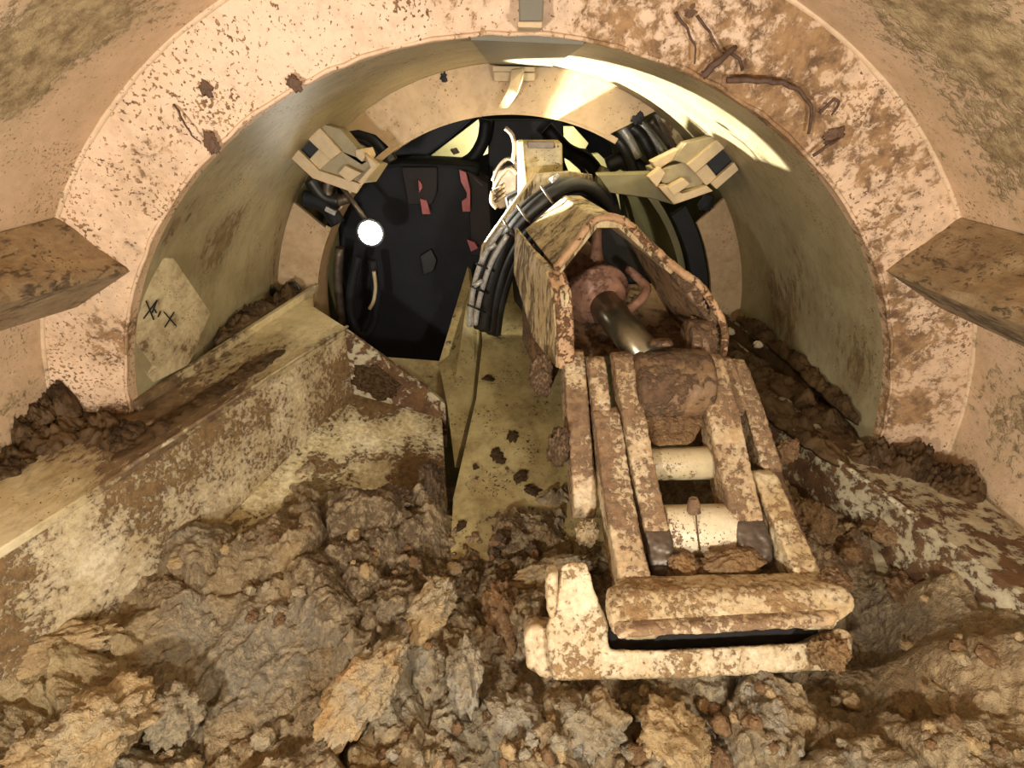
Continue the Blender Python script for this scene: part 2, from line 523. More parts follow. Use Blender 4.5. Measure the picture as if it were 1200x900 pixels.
bk = empty('wall_bulkhead', (0, Y2, 0), 'tan steel bulkhead plate round the rear opening', 'wall')
tag(bk, kind='structure')
bm = bmesh.new()
outer = arc_poly(R, 58, 129, 48, Y2)
notch = [atY(420, 152, Y2), atY(440, 158, Y2), atY(455, 172, Y2)]
inner = arc_poly(RL, 122, 65, 40, Y2)
prism_bm(bm, outer + notch + inner, (0, 0.035, 0))
link_bm('top_plate', bm, 'bulkhead', bk, False, 0.003)
bm = bmesh.new()
prism_bm(bm, arc_poly(R, -25, 33, 30, Y2) + arc_poly(RL + 0.04, 31, -25, 30, Y2), (0, 0.035, 0))
link_bm('side_plate', bm, 'bulkhead', bk, False, 0.003)
bm = bmesh.new()
prism_bm(bm, arc_poly(R, 148, 205, 30, Y2) + arc_poly(RL, 205, 150, 30, Y2), (0, 0.035, 0))
link_bm('side_plate', bm, 'bulkhead', bk, False, 0.003)
# collar of the opening, behind the plate
tag(sector('trim_3', RL - 0.012, RL + 0.02, Y2 + 0.002, Y2 + 0.22, 62, 149, 'bulkhead', None, 60), 'curved steel collar lining the top of the rear opening', 'trim', kind='structure')
tag(sector('trim_4', RL - 0.012, RL + 0.02, Y2 + 0.002, Y2 + 0.22, 148, 205, 'bulkhead', None, 40), 'curved steel collar lining the left of the rear opening', 'trim', kind='structure')
tag(sector('wall_tunnel', 1.5, 1.55, Y2 + 0.03, 7.5, 0, 360, 'tunnel', None, 64), 'dim tunnel lining behind the bulkhead', 'wall', kind='structure')
bm = bmesh.new()
prism_bm(bm, arc_poly(1.5, 0, 354, 59, 7.5), (0, 0.05, 0))
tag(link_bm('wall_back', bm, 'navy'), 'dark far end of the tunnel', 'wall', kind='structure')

# crown filler plate on the barrel
pl = [atY(551, 44, 1.79), atY(686, 50, 1.79), atY(672, 79, 3.2), atY(559, 71, 3.2)]
def angle_of(p):
    return math.degrees(math.atan2(p.z, p.x))


a_r = angle_of(atY(686, 50, Y1))
a_l = angle_of(atY(551, 44, Y1))
cp = []
for a in (a_r, a_l):
    cp.append(Vector((R * math.cos(math.radians(a)), 0, R * math.sin(math.radians(a)))))
zl = min(cp[0].z, cp[1].z) - 0.012
prism('crown_plate', [(cp[0].x, Y1 + 0.02, cp[0].z - 0.008), (cp[1].x, Y1 + 0.02, cp[1].z - 0.008), (cp[1].x, Y2 - 0.005, cp[1].z - 0.008), (cp[0].x, Y2 - 0.005, cp[0].z - 0.008)],
      (0, 0, 0.03), 'crown', None, 0.003)
tag(bpy.data.objects['crown_plate'], 'flat grey-green steel plate at the crown of the barrel', 'plate')

# grey lug at the top of the front ring
lug = empty('crown_lug', atY(622, 20, 1.69), 'small grey block welded to the top of the front ring', 'lug')
prism('body', [atY(608, -12, 1.66), atY(638, -12, 1.66), atY(636, 28, 1.66), atY(609, 28, 1.66)], (0, 0.09, 0), 'crown', lug, 0.004)
prism('foot', [atY(606, 25, 1.65), atY(636, 25, 1.65), atY(635, 33, 1.65), atY(607, 32, 1.65)], (0, 0.10, 0), 'bracket', lug, 0.003)

# side stringers (ledges) on the hood
def stringer(s, name, label):
    e1 = Vector((s * -1.430, 1.715, 1.016))
    e2 = Vector((s * -1.285, 1.758, 0.838))
    h1 = Vector((s * -1.395, 1.30, 1.045))
    n = (h1 - e1).cross(e2 - e1).normalized()
    edge = onP(0, 346, e1, n) if s > 0 else onP(1200, 368, e1, n)
    d = (edge - e2).normalized()
    far = e2 + d * 1.5
    hf = Vector((s * -1.42, 0.5, 1.03))
    far.y = max(far.y, 0.5)
    root = empty(name, (s * -1.4, 1.7, 0.8), label, 'ledge')
    out = Vector((s * -0.10, 0, -0.08))
    # body: sloping top, blunt inner edge, back against the skin; vertices subdivided for a ragged mud crust
    bm = bmesh.new()
    N, K = 60, 14
    grid = []
    rnd = random.Random(5)
    for i in range(N + 1):
        f = i / N
        a = e1.lerp(hf, f)
        a.x = -s * math.sqrt(max(0.01, (R0 - 0.004) ** 2 - a.z ** 2))
        b = e2.lerp(far, f)
        row = []
        for j in range(K + 1):
            g = j / K
            p = a.lerp(b, g)
            amp = 0.006 * math.sin(math.pi * min(1, g * 1.2)) + 0.006 * g
            p = p + Vector((0, 0, 1)) * (noise.fractal(p * 9, 0.6, 2.1, 5) * amp * 1.6)
            if j == K:
                p = p + Vector((s, 0, 0)) * noise.fractal(p * 12, 0.7, 2.1, 4) * 0.012 * min(1, f * 12)
            row.append(bm.verts.new(p))
        th = 0.010 + 0.022 * min(1, f * 3)
        b2 = b + Vector((s * 0.004, 0, -th))
        b2 += Vector((s, 0, 0.4)) * noise.fractal(b2 * 12, 0.7, 2.1, 4) * 0.012
        row.append(bm.verts.new(b2))
        c = b + Vector((-s * 0.20, 0.0, -th - 0.12))
        c.x = -s * max(abs(c.x), 1.0)
        row.append(bm.verts.new(c))
        grid.append(row)
    for r0_, r1_ in zip(grid, grid[1:]):
        for j in range(K + 2):
            bm.faces.new((r0_[j], r0_[j + 1], r1_[j + 1], r1_[j]))
        bm.faces.new((r0_[-1], r0_[0], r1_[0], r1_[-1]))
    bm.faces.new(grid[0][::-1])
    bm.faces.new(grid[-1])
    o = link_bm('body', bm, 'ledge', root, True)
    o.data.set_sharp_from_angle(angle=0.7)


stringer(1, 'side_ledge', 'mud-covered sloping ledge on the left side of the outer skin')
stringer(-1, 'side_ledge', 'mud-covered sloping ledge on the right side of the outer skin')

# ------------------------------------------------------------------ left apron (side trough)
ap = empty('side_apron', (-1.0, 2.0, -0.3), 'mud-smeared steel side beam and trough floor at the left of the chute', 'apron')
ZT = 0.26
tb = [Vector((-1.245, 3.23, ZT)), Vector((-1.16, 2.95, ZT)), Vector((-0.87, 2.62, ZT)), Vector((-1.276, 1.40, ZT)), Vector((-1.45, 0.90, ZT)), Vector((-1.70, 0.90, ZT)),
      Vector((-1.70, 1.695, ZT)), Vector((-1.485, 1.765, ZT))]
prism('top_plate', tb, (0, 0, -0.03), 'apron_top', ap, 0.004)
sd = [Vector((-0.875, 2.615, ZT - 0.01)), Vector((-1.455, 0.90, ZT - 0.01)), Vector((-1.47, 0.90, -0.45)), Vector((-0.885, 2.615, -0.45))]
prism('side_plate', sd, (-0.04, 0.01, 0), 'apron_side', ap, 0.004)
tube('edge_bar', [(-0.868, 2.63, ZT + 0.004), (-1.07, 2.02, ZT + 0.004), (-1.276, 1.40, ZT + 0.0)], 0.008, 'apron_top', ap, 8)
ep = [Vector((-0.885, 2.60, ZT + 0.005)), atY(500, 455, 2.58), atY(522, 474, 2.56), atY(524, 525, 2.5), Vector((-0.5, 2.55, -0.42)), Vector((-0.885, 2.6, -0.42))]
prism('end_plate', ep, (0, 0.03, 0), 'apron_right', ap, 0.003)
fl = [Vector((-0.90, 2.6, -0.13)), atY(518, 490, 2.56), atZ(527, 640, -0.36), Vector((-0.5, 1.4, -0.40)), Vector((-1.30, 1.35, -0.25))]
prism('floor_plate', fl, (0, 0, -0.03), 'apron_floor', ap, 0.004)
rp = [atY(452, 418, 3.0), atY(530, 424, 3.0), atY(524, 500, 2.62), atY(440, 480, 2.62)]
prism('rear_floor_plate', rp, (0, 0, -0.03), 'lit', ap, 0.003)
rl = [Vector((-1.245, 3.23, ZT)), Vector((-1.485, 1.775, ZT)), Vector((-1.475, 1.775, ZT + 0.045)), Vector((-1.235, 3.23, ZT + 0.045))]
prism('rail', rl, (0.03, 0.0, 0), 'apron_top', ap, 0.004)

# ------------------------------------------------------------------ right apron
ar = empty('side_apron', (1.2, 2.0, -0.2), 'dark mud-caked steel side beam at the right below the barrel', 'apron')
ZR = 0.02
tr = [Vector((1.36, 3.23, ZR)), Vector((0.95, 3.0, ZR)), Vector((1.166, 2.12, ZR + 0.05)), Vector((1.309, 1.665, ZR + 0.06)), Vector((1.42, 1.3, ZR + 0.06)), Vector((1.56, 0.85, ZR + 0.06)), Vector((1.715, 0.85, ZR + 0.06)), Vector((1.715, 1.69, ZR + 0.06)), Vector((1.49, 1.765, ZR + 0.06))]
prism('top_plate', tr, (0, 0, -0.03), 'apron_right', ar, 0.004)
sr = [Vector((0.95, 3.0, ZR)), Vector((1.166, 2.12, ZR + 0.05)), Vector((1.309, 1.665, ZR + 0.06)), Vector((1.42, 1.3, ZR + 0.06)), Vector((1.56, 0.85, ZR + 0.06)), Vector((1.54, 0.85, -0.4)), Vector((1.40, 1.3, -0.4)), Vector((1.13, 2.12, -0.4)), Vector((0.92, 3.0, -0.4))]
prism('side_plate', sr, (0.03, 0, 0), 'apron_right', ar, 0.004)
g0, g1 = atY(843, 367, 3.22), atY(1041, 512, 1.775)
prism('rail', [g0, g1, g1 + Vector((0, 0, -0.13)), g0 + Vector((0, 0, -0.13))], (0.025, 0, 0), 'mudclump', ar, 0.004)
tube('rail_edge', [g0 + Vector((0.01, 0, 0.004)), (g0 + g1) / 2 + Vector((0.01, 0, 0.004)), g1 + Vector((0.01, 0, 0.004))], 0.009, 'apron_right', ar, 8)
tube('edge_bar', [(1.166, 2.12, ZR + 0.052), (1.309, 1.665, ZR + 0.062), (1.40, 1.36, ZR + 0.062)], 0.010, 'apron_right', ar, 8)

# ------------------------------------------------------------------ chute
cbk, cfr = atY(590, 380, 3.2), atZ(585, 642, -0.36)
cn = Vector((1, 0, 0)).cross(cfr - cbk).normalized()
ch = empty('chute', (0, 1.8, -0.4), 'narrow yellowish steel chute with mud flecks beside the digging arm', 'chute')
cpts = [onP(*p, cbk, cn) for p in ((566, 392), (700, 392), (712, 655), (527, 655), (531, 583), (558, 467))]
prism('floor_plate', cpts, (0, 0, -0.03), 'lit', ch, 0.003)
cback = [onP(*p, cbk, cn) for p in ((558, 330), (690, 330), (700, 394), (565, 394))]
prism('rear_plate', cback, (0, 0, -0.03), 'lit', ch, 0.003)
lw = [atY(548, 312, 3.55), atY(561, 394, 3.12), atY(554, 467, 2.62), atY(533, 548, 2.12), atY(524, 475, 2.5), atY(514, 425, 2.97)]
prism('side_wall', lw, (0.02, 0.03, -0.03), 'lit', ch, 0.003)

# ------------------------------------------------------------------ marked gusset plate at left
q0, q1, q2 = atY(148, 464, 1.80), atY(164, 303, 1.80), atY(247, 366, 2.16)
gn = (q1 - q0).cross(q2 - q0).normalized()
gp = empty('gusset_plate', q0, 'cream gusset plate marked with black crosses inside the left rim', 'plate')
G = lambda x, y: onP(x, y, q0, gn)
prism('plate', [G(*p) for p in ((146, 466), (146, 414), (174, 437), (182, 430), (150, 390), (152, 340), (166, 301), (204, 303), (247, 366), (221, 428))], gn * 0.025 * (1 if gn.y > 0 else -1), 'gusset', gp, 0.003)
off = -gn * 0.003 * (1 if gn.y > 0 else -1)
for p in (((168, 356), (182, 352), (0, 0)),):
    pass
strokes = [((170, 352), (179, 374)), ((167, 373), (183, 351)), ((177, 366), (183, 351)), ((184, 371), (187, 364)), ((191, 365), (205, 381)), ((192, 383), (203, 365)), ((180, 362), (182, 366))]
for (x0, y0), (x1, y1) in strokes:
    a, b = G(x0, y0) + off, G(x1, y1) + off
    sd_ = (b - a).normalized().cross(gn) * 0.0022
    prism('marker_stroke', [a - sd_, a + sd_, b + sd_, b - sd_], off, 'ink', gp, 0)

# ------------------------------------------------------------------ crown hook
hk = empty('crown_hook', atY(602, 90, 3.15), 'pale steel hook hanging from a small block at the crown', 'hook')
PY = lambda Y, pts: [atY(x, y, Y) for x, y in pts]
prism('block', PY(3.12, ((577, 77), (627, 78), (627, 84), (577, 84))), (0, 0.11, 0), 'bracket', hk, 0.004)
prism('block', PY(3.13, ((578, 84), (600, 84), (598, 96), (579, 95))), (0, 0.10, 0), 'bracket', hk, 0.004)
prism('block', PY(3.15, ((609, 85), (627, 85), (627, 95), (608, 95))), (0, 0.08, 0), 'bracket', hk, 0.004)
hp = catmull([atY(607, 82, 3.09), atY(605, 98, 3.06), atY(599, 113, 3.06), atY(588, 129, 3.10)], 5)
bm = bmesh.new()
prism_bm(bm, [p + Vector((-0.034, 0, 0)) for p in hp] + [p + Vector((0.034, 0.0, 0.012)) for p in hp[::-1]], (0, 0.025, 0))
link_bm('strap', bm, 'bracket', hk, False, 0.004)

# ------------------------------------------------------------------ left and right clamp brackets
def bracket(name, label, Y, pieces, loc):
    e = empty(name, loc, label, 'bracket')
    for nm, pts, dy, ext, mat in pieces:
        prism(nm, PY(Y + dy, pts), ext, mat, e, 0.004)
    return e


bl = bracket('segment_bracket', 'tan forked steel bracket beside the bright lamp', 2.72, [
    ('upper_flange', ((352, 155), (367, 141), (400, 178), (387, 188)), 0, (0.0, 0.035, 0.0), 'bracket'),
    ('lower_flange', ((335, 180), (342, 168), (374, 200), (424, 216), (417, 227), (366, 209)), 0, (0.0, 0.035, 0.0), 'bracket'),
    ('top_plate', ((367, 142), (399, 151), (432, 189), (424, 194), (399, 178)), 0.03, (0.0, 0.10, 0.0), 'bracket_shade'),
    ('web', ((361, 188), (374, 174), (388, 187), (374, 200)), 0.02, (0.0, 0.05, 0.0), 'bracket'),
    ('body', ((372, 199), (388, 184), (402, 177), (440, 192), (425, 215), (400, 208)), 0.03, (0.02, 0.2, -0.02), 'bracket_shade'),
    ('block', ((396, 203), (404, 194), (424, 203), (409, 214)), -0.02, (0.0, 0.05, 0), 'bracket'),
    ('end_plate', ((427, 180), (434, 186), (443, 193), (424, 217), (419, 213), (434, 196)), -0.02, (0.0, 0.05, 0.0), 'bracket'),
    ('recess_shade', ((340, 172), (356, 152), (380, 176), (364, 192)), 0.05, (0.03, 0.16, -0.03), 'black'),  # solid black block, stands for the shade inside the fork window
    ('arm', ((416, 176), (424, 174), (428, 184), (424, 190), (417, 184)), 0.0, (0.03, 0.1, 0), 'bracket'),
], atY(390, 185, 2.8))
br = bracket('segment_bracket', 'tan forked steel bracket above the right of the digging arm', 2.62, [
    ('upper_flange', ((805, 193), (841, 164), (851, 172), (815, 203)), 0, (0.0, 0.035, 0.0), 'bracket'),
    ('lower_flange', ((833, 215), (861, 190), (866, 199), (840, 222)), 0, (0.0, 0.035, 0.0), 'bracket'),
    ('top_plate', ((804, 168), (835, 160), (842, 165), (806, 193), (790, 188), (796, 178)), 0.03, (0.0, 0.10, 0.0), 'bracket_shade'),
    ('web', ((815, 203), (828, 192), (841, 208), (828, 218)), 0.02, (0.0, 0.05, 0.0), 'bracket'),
    ('recess_shade', ((826, 190), (849, 172), (861, 192), (838, 210)), 0.05, (-0.03, 0.16, -0.03), 'black'),  # black block in place of the fork window's inner shade
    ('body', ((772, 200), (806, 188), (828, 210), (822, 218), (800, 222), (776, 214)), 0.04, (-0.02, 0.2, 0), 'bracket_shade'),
    ('lower_plate', ((771, 219), (782, 217), (800, 227), (829, 218), (836, 224), (790, 240)), -0.02, (0.0, 0.06, 0.0), 'bracket'),
    ('block', ((782, 220), (802, 209), (809, 216), (790, 230)), -0.03, (0.0, 0.05, 0), 'bracket'),
    ('end_plate', ((760, 208), (774, 196), (780, 203), (770, 220)), -0.03, (0.0, 0.06, 0.0), 'bracket'),
    ('top_lug', ((764, 190), (796, 174), (800, 180), (770, 200)), 0.06, (0.0, 0.08, 0.0), 'bracket'),
    ('foot_plate', ((700, 205), (766, 203), (776, 222), (790, 240), (760, 232), (715, 226)), 0.08, (0.0, 0.10, 0.0), 'tunnel'),
], atY(815, 200, 2.7))

# ------------------------------------------------------------------ work lamp
lp = atY(434, 273, 3.02)
lamp = empty('work_lamp', lp, 'round work lamp shining brightly at the left of the rear opening', 'lamp')
dirn = (Vector((0.25, 0.6, 0.7)) - lp).normalized()
aim = (CAM - lp).normalized()
tube('body', [lp + Vector((0, 0.11, 0)), lp + Vector((0, 0.03, 0)), lp], [0.035, 0.075, 0.078], 'black', lamp, 20)
em = bpy.data.materials.new('lamp_lens_glow')
em.use_nodes = True
em.node_tree.nodes['Principled BSDF'].inputs['Emission Color'].default_value = (1, 0.97, 0.85, 1)
em.node_tree.nodes['Principled BSDF'].inputs['Emission Strength'].default_value = 30
M['lens'] = em
tube('lens', [lp + Vector((0, -0.002, 0)), lp + Vector((0, -0.012, 0))], [0.066, 0.060], 'lens', lamp, 20)
tube('bracket', [lp + Vector((-0.02, 0.06, 0.04)), lp + Vector((-0.12, 0.1, 0.18)), lp + Vector((-0.2, 0.16, 0.27))], 0.014, 'steel', lamp, 8)
light('work_lamp_light', 'SPOT', lp + Vector((0.02, -0.16, 0.02)), 880, (1.0, 0.99, 0.88), 0.02, lp + Vector((0.90, -0.22, 0.40)), math.radians(47), 0.08)
light('chute_lamp_light', 'SPOT', (0.32, 3.15, 0.95), 26, (1.0, 0.95, 0.76), 0.04, (-0.55, 2.0, -0.3), math.radians(95), 0.4)
light('tunnel_lamp_light', 'POINT', (0.1, 4.36, 1.02), 26, (1.0, 0.95, 0.76), 0.05)

# ------------------------------------------------------------------ machinery behind the opening
cab = empty('machine_cabin', (-0.7, 3.7, -0.9), 'dark machine body with pinkish-red trim strips inside the rear opening', 'machine')
prism('shell', PY(3.75, ((392, 200), (470, 190), (520, 192), (560, 195), (566, 260), (566, 440), (412, 432), (398, 330))), (0, 0.5, 0), 'navy', cab, 0.03)  # dark box put in to hide the tunnel, coloured like its unlit depth
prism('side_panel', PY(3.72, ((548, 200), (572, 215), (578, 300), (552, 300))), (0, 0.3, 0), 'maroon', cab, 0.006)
prism('top_panel', PY(3.70, ((470, 196), (512, 196), (512, 225), (506, 240), (478, 240))), (0, 0.05, 0), 'maroon', cab, 0.006)
prism('trim_strip', PY(3.66, ((492, 233), (500, 235), (504, 251), (495, 251))), (0, 0.03, 0), 'red', cab, 0.002)
prism('trim_strip', PY(3.66, ((490, 210), (494, 216), (495, 220), (491, 226))), (0, 0.03, 0), 'red', cab, 0.002)
prism('trim_strip', PY(3.66, ((538, 199), (546, 202), (551, 222), (551, 248), (542, 248), (541, 236), (547, 232), (547, 226), (540, 213))), (0, 0.03, 0), 'red', cab, 0.002)
prism('trim_strip', PY(3.66, ((547, 281), (556, 284), (560, 291), (552, 295))), (0, 0.03, 0), 'red', cab, 0.002)
prism('glass_panel', PY(3.70, ((492, 300), (505, 292), (512, 306), (508, 318), (496, 323))), (0, 0.04, 0), 'rubber', cab, 0.006)
tube('wiper', [atY(548, 202, 3.65), atY(566, 218, 3.6)], 0.006, 'steel', cab, 6)

# pale lining segments far behind, seen through the gaps
lin = [(((505, 182), (560, 140), (563, 160), (556, 178), (545, 190), (530, 195)), 'pale yellow lining segment with a bolt pocket behind the dark machine'),
       (((563, 150), (570, 150), (572, 180), (562, 184)), 'narrow pale lining sliver beside the bolt-pocket segment'),
       (((648, 148), (672, 148), (690, 168), (684, 178), (664, 168)), 'small pale lining segment just under the top right collar'),
       (((660, 182), (680, 200), (684, 212), (668, 206)), 'slim pale lining sliver right of the boom post'),
       (((676, 184), (702, 180), (722, 200), (728, 250), (712, 244), (694, 210)), 'pale yellow lining segment at the upper right of the opening')]
for pts, lb in lin:
    e = empty('lining_segment', atY(pts[0][0], pts[0][1], 4.75), lb, 'segment')
    prism('panel', PY(4.75, pts), (0, 0.12, 0), 'lining', e, 0.004)
    if 'bolt pocket' in lb and 'with' in lb:
        prism('bolt_pocket', PY(4.74, ((529, 175), (535, 173), (539, 179), (533, 181))), (0, 0.02, 0), 'steel', e, 0.002)
# dark arch frame in front of the lining
fr = empty('arch_frame', (0, 4.0, 0.9), 'black arched frame crossing the pale lining', 'frame')
tube('rib', PY(4.1, ((500, 205), (530, 197), (553, 186), (566, 165), (570, 140))), 0.045, 'black', fr, 8, 5)
tube('rib', PY(4.0, ((640, 150), (664, 176), (690, 190), (712, 225), (722, 262))), 0.05, 'black', fr, 8, 5)
prism('panel', PY(4.2, ((572, 140), (660, 140), (662, 190), (672, 215), (600, 240), (572, 230))), (0, 0.06, 0), 'black', fr, 0.01)
prism('panel', PY(4.18, ((480, 140), (562, 132), (520, 168), (490, 190), (440, 200), (440, 160))), (0, 0.06, 0), 'black', fr, 0.01)
prism('bar', PY(4.15, ((668, 172), (690, 176), (700, 188), (680, 188))), (0, 0.08, 0), 'black', fr, 0.01)
# olive curved tail wall at right with a black strip put in for the dark gap
tag(sector('tail_panel', 1.16, 1.20, 3.40, 5.2, -30, 44, 'tunnel', None, 40), 'olive curved panel inside the right of the opening', 'panel')
tag(sector('gap_shade_strip', 1.205, 1.30, Y2 + 0.04, Y2 + 0.10, -25, 36, 'black', None, 40), 'black strip put in for the dark gap along the right of the opening', 'gap')

# hoses behind right cut-out
hs = empty('hose_cluster', atY(750, 170, 3.35), 'black and silver hoses in the cut-out at upper right', 'hoses')
for k, (p, r, m) in enumerate([
        (((716, 160), (730, 172), (745, 205)), 0.03, 'rubber'), (((728, 150), (738, 165), (748, 185)), 0.028, 'hose_bright'),
        (((738, 148), (752, 160), (768, 190)), 0.035, 'rubber'), (((750, 145), (762, 158), (778, 180)), 0.02, 'hose_bright'),
        (((762, 140), (778, 158), (795, 182)), 0.028, 'steel'), (((712, 195), (730, 188), (752, 200), (768, 215)), 0.05, 'black'),
        (((700, 205), (725, 215), (760, 220)), 0.06, 'tunnel')]):
    tube('hose', PY(3.36 + 0.012 * k, p), r, m, hs, 10, 5)
prism('post', PY(3.30, ((766, 134), (776, 131), (802, 178), (792, 184))), (0, 0.05, 0), 'steel', hs, 0.004)
prism('post', PY(3.28, ((774, 138), (786, 142), (806, 170), (800, 180))), (0, 0.03, 0), 'cream', hs, 0.004)

hl = empty('hose_cluster', atY(405, 170, 3.34), 'black hoses bunched around the left bracket above the lamp', 'hoses')
for k, (p, r, m) in enumerate([
        (((404, 160), (418, 154), (436, 160), (450, 176), (458, 190)), 0.045, 'rubber'), (((408, 168), (422, 162), (438, 172), (446, 190)), 0.03, 'rubber'),
        (((356, 232), (372, 236), (386, 246), (396, 262)), 0.045, 'navy'), (((364, 210), (372, 222), (382, 232), (398, 236)), 0.04, 'rubber'),
        (((386, 212), (384, 226), (392, 236), (408, 232)), 0.03, 'steel')]):
    tube('hose', PY(3.20 if k not in (0, 1) else 3.32, p), r, m, hl, 10, 5)
prism('clip', PY(3.14, ((382, 242), (394, 248), (392, 253), (380, 247))), (0, 0.02, 0), 'hose_bright', hl, 0.002)

hv = empty('hanging_hose', atY(430, 380, 3.4), 'dark looped hose with a pale scuffed edge hanging below the lamp', 'hose')
tube('hose', PY(3.35, ((420, 300), (413, 330), (410, 360), (417, 386), (428, 392), (438, 378), (441, 345), (436, 305))), 0.028, 'navy', hv, 10, 5)
tube('scuffed_sleeve', PY(3.30, ((438, 318), (440, 335), (438, 352), (433, 362))), 0.012, 'cream', hv, 8, 4)
hv2 = empty('vertical_post', atY(400, 380, 3.38), 'grey upright post at the left edge of the opening', 'post')
tube('post', PY(3.42, ((398, 290), (396, 330), (402, 385))), 0.03, 'steel', hv2, 10, 4)

# ------------------------------------------------------------------ boom post and tray
bp = empty('boom_post', atY(635, 210, 3.0), 'olive box-section post carrying the boom behind the hoses', 'post')
prism('box', PY(2.98, ((612, 168), (659, 168), (660, 212), (616, 236))), (0, 0.25, 0), 'lit', bp, 0.008)
prism('flange', PY(2.94, ((606, 166), (613, 165), (618, 225), (607, 232))), (0, 0.1, 0), 'cream', bp, 0.004)
prism('plate', PY(2.96, ((618, 166), (650, 166), (649, 174), (619, 174))), (0, 0.03, 0), 'steel', bp, 0.003)
vb = empty('valve_block', atY(590, 215, 3.1), 'greyish valve block with small pipes left of the boom post', 'valve')
prism('body', PY(3.1, ((578, 200), (606, 196), (606, 240), (586, 246), (576, 236))), (0, 0.15, 0), 'steel', vb, 0.008)
tube('pipe', PY(3.06, ((577, 212), (585, 195), (595, 186), (603, 190), (606, 200))), 0.010, 'steel', vb, 8, 4)
tube('pipe', PY(3.04, ((578, 222), (588, 205), (597, 197), (606, 204))), 0.010, 'steel', vb, 8, 4)
tube('pipe', PY(3.04, ((592, 150), (600, 158), (603, 172), (601, 188))), 0.012, 'steel', vb, 8, 4)
tube('pipe', PY(3.0, ((577, 224), (576, 236), (582, 244))), 0.012, 'steel', vb, 8, 4)
for y in (224, 230, 236):
    tube('fitting', PY(3.02, ((580, y), (592, y - 8))), 0.012, 'steel', vb, 8)

ht = empty('hose_tray', atY(620, 240, 2.75), 'curved steel tray plate under the black hoses', 'tray')
prism('plate', PY(2.78, ((694, 204), (664, 200), (628, 203), (598, 243), (566, 288), (563, 308), (574, 312), (604, 268), (640, 230), (700, 226))), (0.02, 0.16, -0.04), 'arm_streak', ht, 0.004)
tube('edge', PY(2.765, ((628, 203), (598, 243), (566, 288), (563, 306))), 0.008, 'bracket', ht, 8)

hb = empty('hose_bundle', atY(600, 260, 2.6), 'bundle of black hydraulic hoses arching over the arm, lower ends bright', 'hoses')
for k, (dx, dy, dz, r) in enumerate([(0, 0, 0, 0.036), (8, 9, 0.04, 0.034), (-7, -4, 0.03, 0.026), (14, 15, 0.06, 0.03)]):
    path = [(712 + dx, 250 + dy, 2.80), (698 + dx, 222 + dy, 2.72), (668 + dx, 210 + dy, 2.66), (632 + dx, 228 + dy, 2.62), (600 + dx, 258 + dy, 2.60), (580 + dx, 292 + dy, 2.60), (567 + dx, 335 + dy, 2.62), (562 + dx, 378 + dy * 0.4, 2.66)]
    pp = [atY(x + 5, y + 7, Y + dz) for x, y, Y in path]
    tube('hose', pp, r, 'rubber', hb, 10, 7)
for path in (((590, 264), (574, 288), (560, 318), (553, 350), (550, 382)), ((594, 276), (577, 305), (566, 335), (560, 360), (557, 380))):
    tube('bright_hose', [atY(x, y, 2.52 + 0.02 * i) for i, (x, y) in enumerate(path)], 0.014, 'hose_bright', hb, 8, 6)
for (x, y) in ((563, 312), (556, 338), (553, 360)):
    tube('cable_tie', [atY(x - 5, y - 3, 2.50), atY(x + 16, y + 6, 2.56)], 0.006, 'black', hb, 6)
for (x, y, L) in ((612, 250, 1), (640, 228, 1), (596, 268, 1)):
    tube('cable_tie', [atY(x - 6, y - 10, 2.56), atY(x + 2, y + 2, 2.53), atY(x + 14, y + 18, 2.60)], 0.006, 'steel', hb, 6, 3)
for (x, y) in ((650, 209), (560, 333), (576, 290)):
    tube('fitting', [atY(x - 5, y + 3, 2.52), atY(x + 5, y - 4, 2.52)], 0.012, 'hose_bright', hb, 8)

# ------------------------------------------------------------------ the digging arm
arm = empty('digging_arm', (0.55, 1.05, -0.1), 'muddy steel excavator arm with hollow head, links and square digging frame', 'excavator arm')
NX = Vector((1, 0, 0.03)).normalized()
A = atY(652, 315, 1.98); B = atY(697, 258, 2.06); C = atY(729, 258, 2.06); D = atY(793, 315, 2.0); E_ = atY(822, 337, 1.97); G_ = atY(848, 381, 1.92); H_ = atY(847, 420, 1.88)
A2 = atY(615, 269, 2.48); B2 = atY(661, 229, 2.54); C2 = atY(680, 229, 2.54)
bv = B2 - B


GT = bpy.data.textures.new('grit', 'CLOUDS')
GT.noise_scale = 0.022
GT.noise_depth = 4


def gritty(o, vox=0.0065, amp=0.010):
    m_ = o.modifiers.new('remesh', 'REMESH')
    m_.mode = 'VOXEL'
    m_.voxel_size = vox
    m_.use_smooth_shade = True
    d_ = o.modifiers.new('crust', 'DISPLACE')
    d_.texture = GT
    d_.texture_coords = 'LOCAL'
    d_.strength = amp
    d_.mid_level = 0.5
    return o


def plate4(name, pts, th, mat, bevel=0.004):
    c = sum((Vector(p) for p in pts), Vector()) / len(pts)
    n = (Vector(pts[1]) - Vector(pts[0])).cross(Vector(pts[-1]) - Vector(pts[0])).normalized()
    core = Vector((0.5, 2.2, 0.6))
    if n.dot(core - c) < 0:
        n = -n
    return prism(name, pts, n * th, mat, arm, bevel)


plate4('roof_plate', [A, B, B2, A2], 0.03, 'arm_streak')
plate4('ridge_plate', [B, C, C2, B2], 0.03, 'arm_streak')
plate4('roof_plate', [C, D, D + bv, C2], 0.03, 'arm_streak')
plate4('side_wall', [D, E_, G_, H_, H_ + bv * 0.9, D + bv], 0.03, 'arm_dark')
tube('rim', catmull([A + Vector((-.002, 0, 0)), (A + B) / 2, B, C, (C + D) / 2, D, E_, G_, H_], 6), 0.017, 'arm_edge', arm, 6)
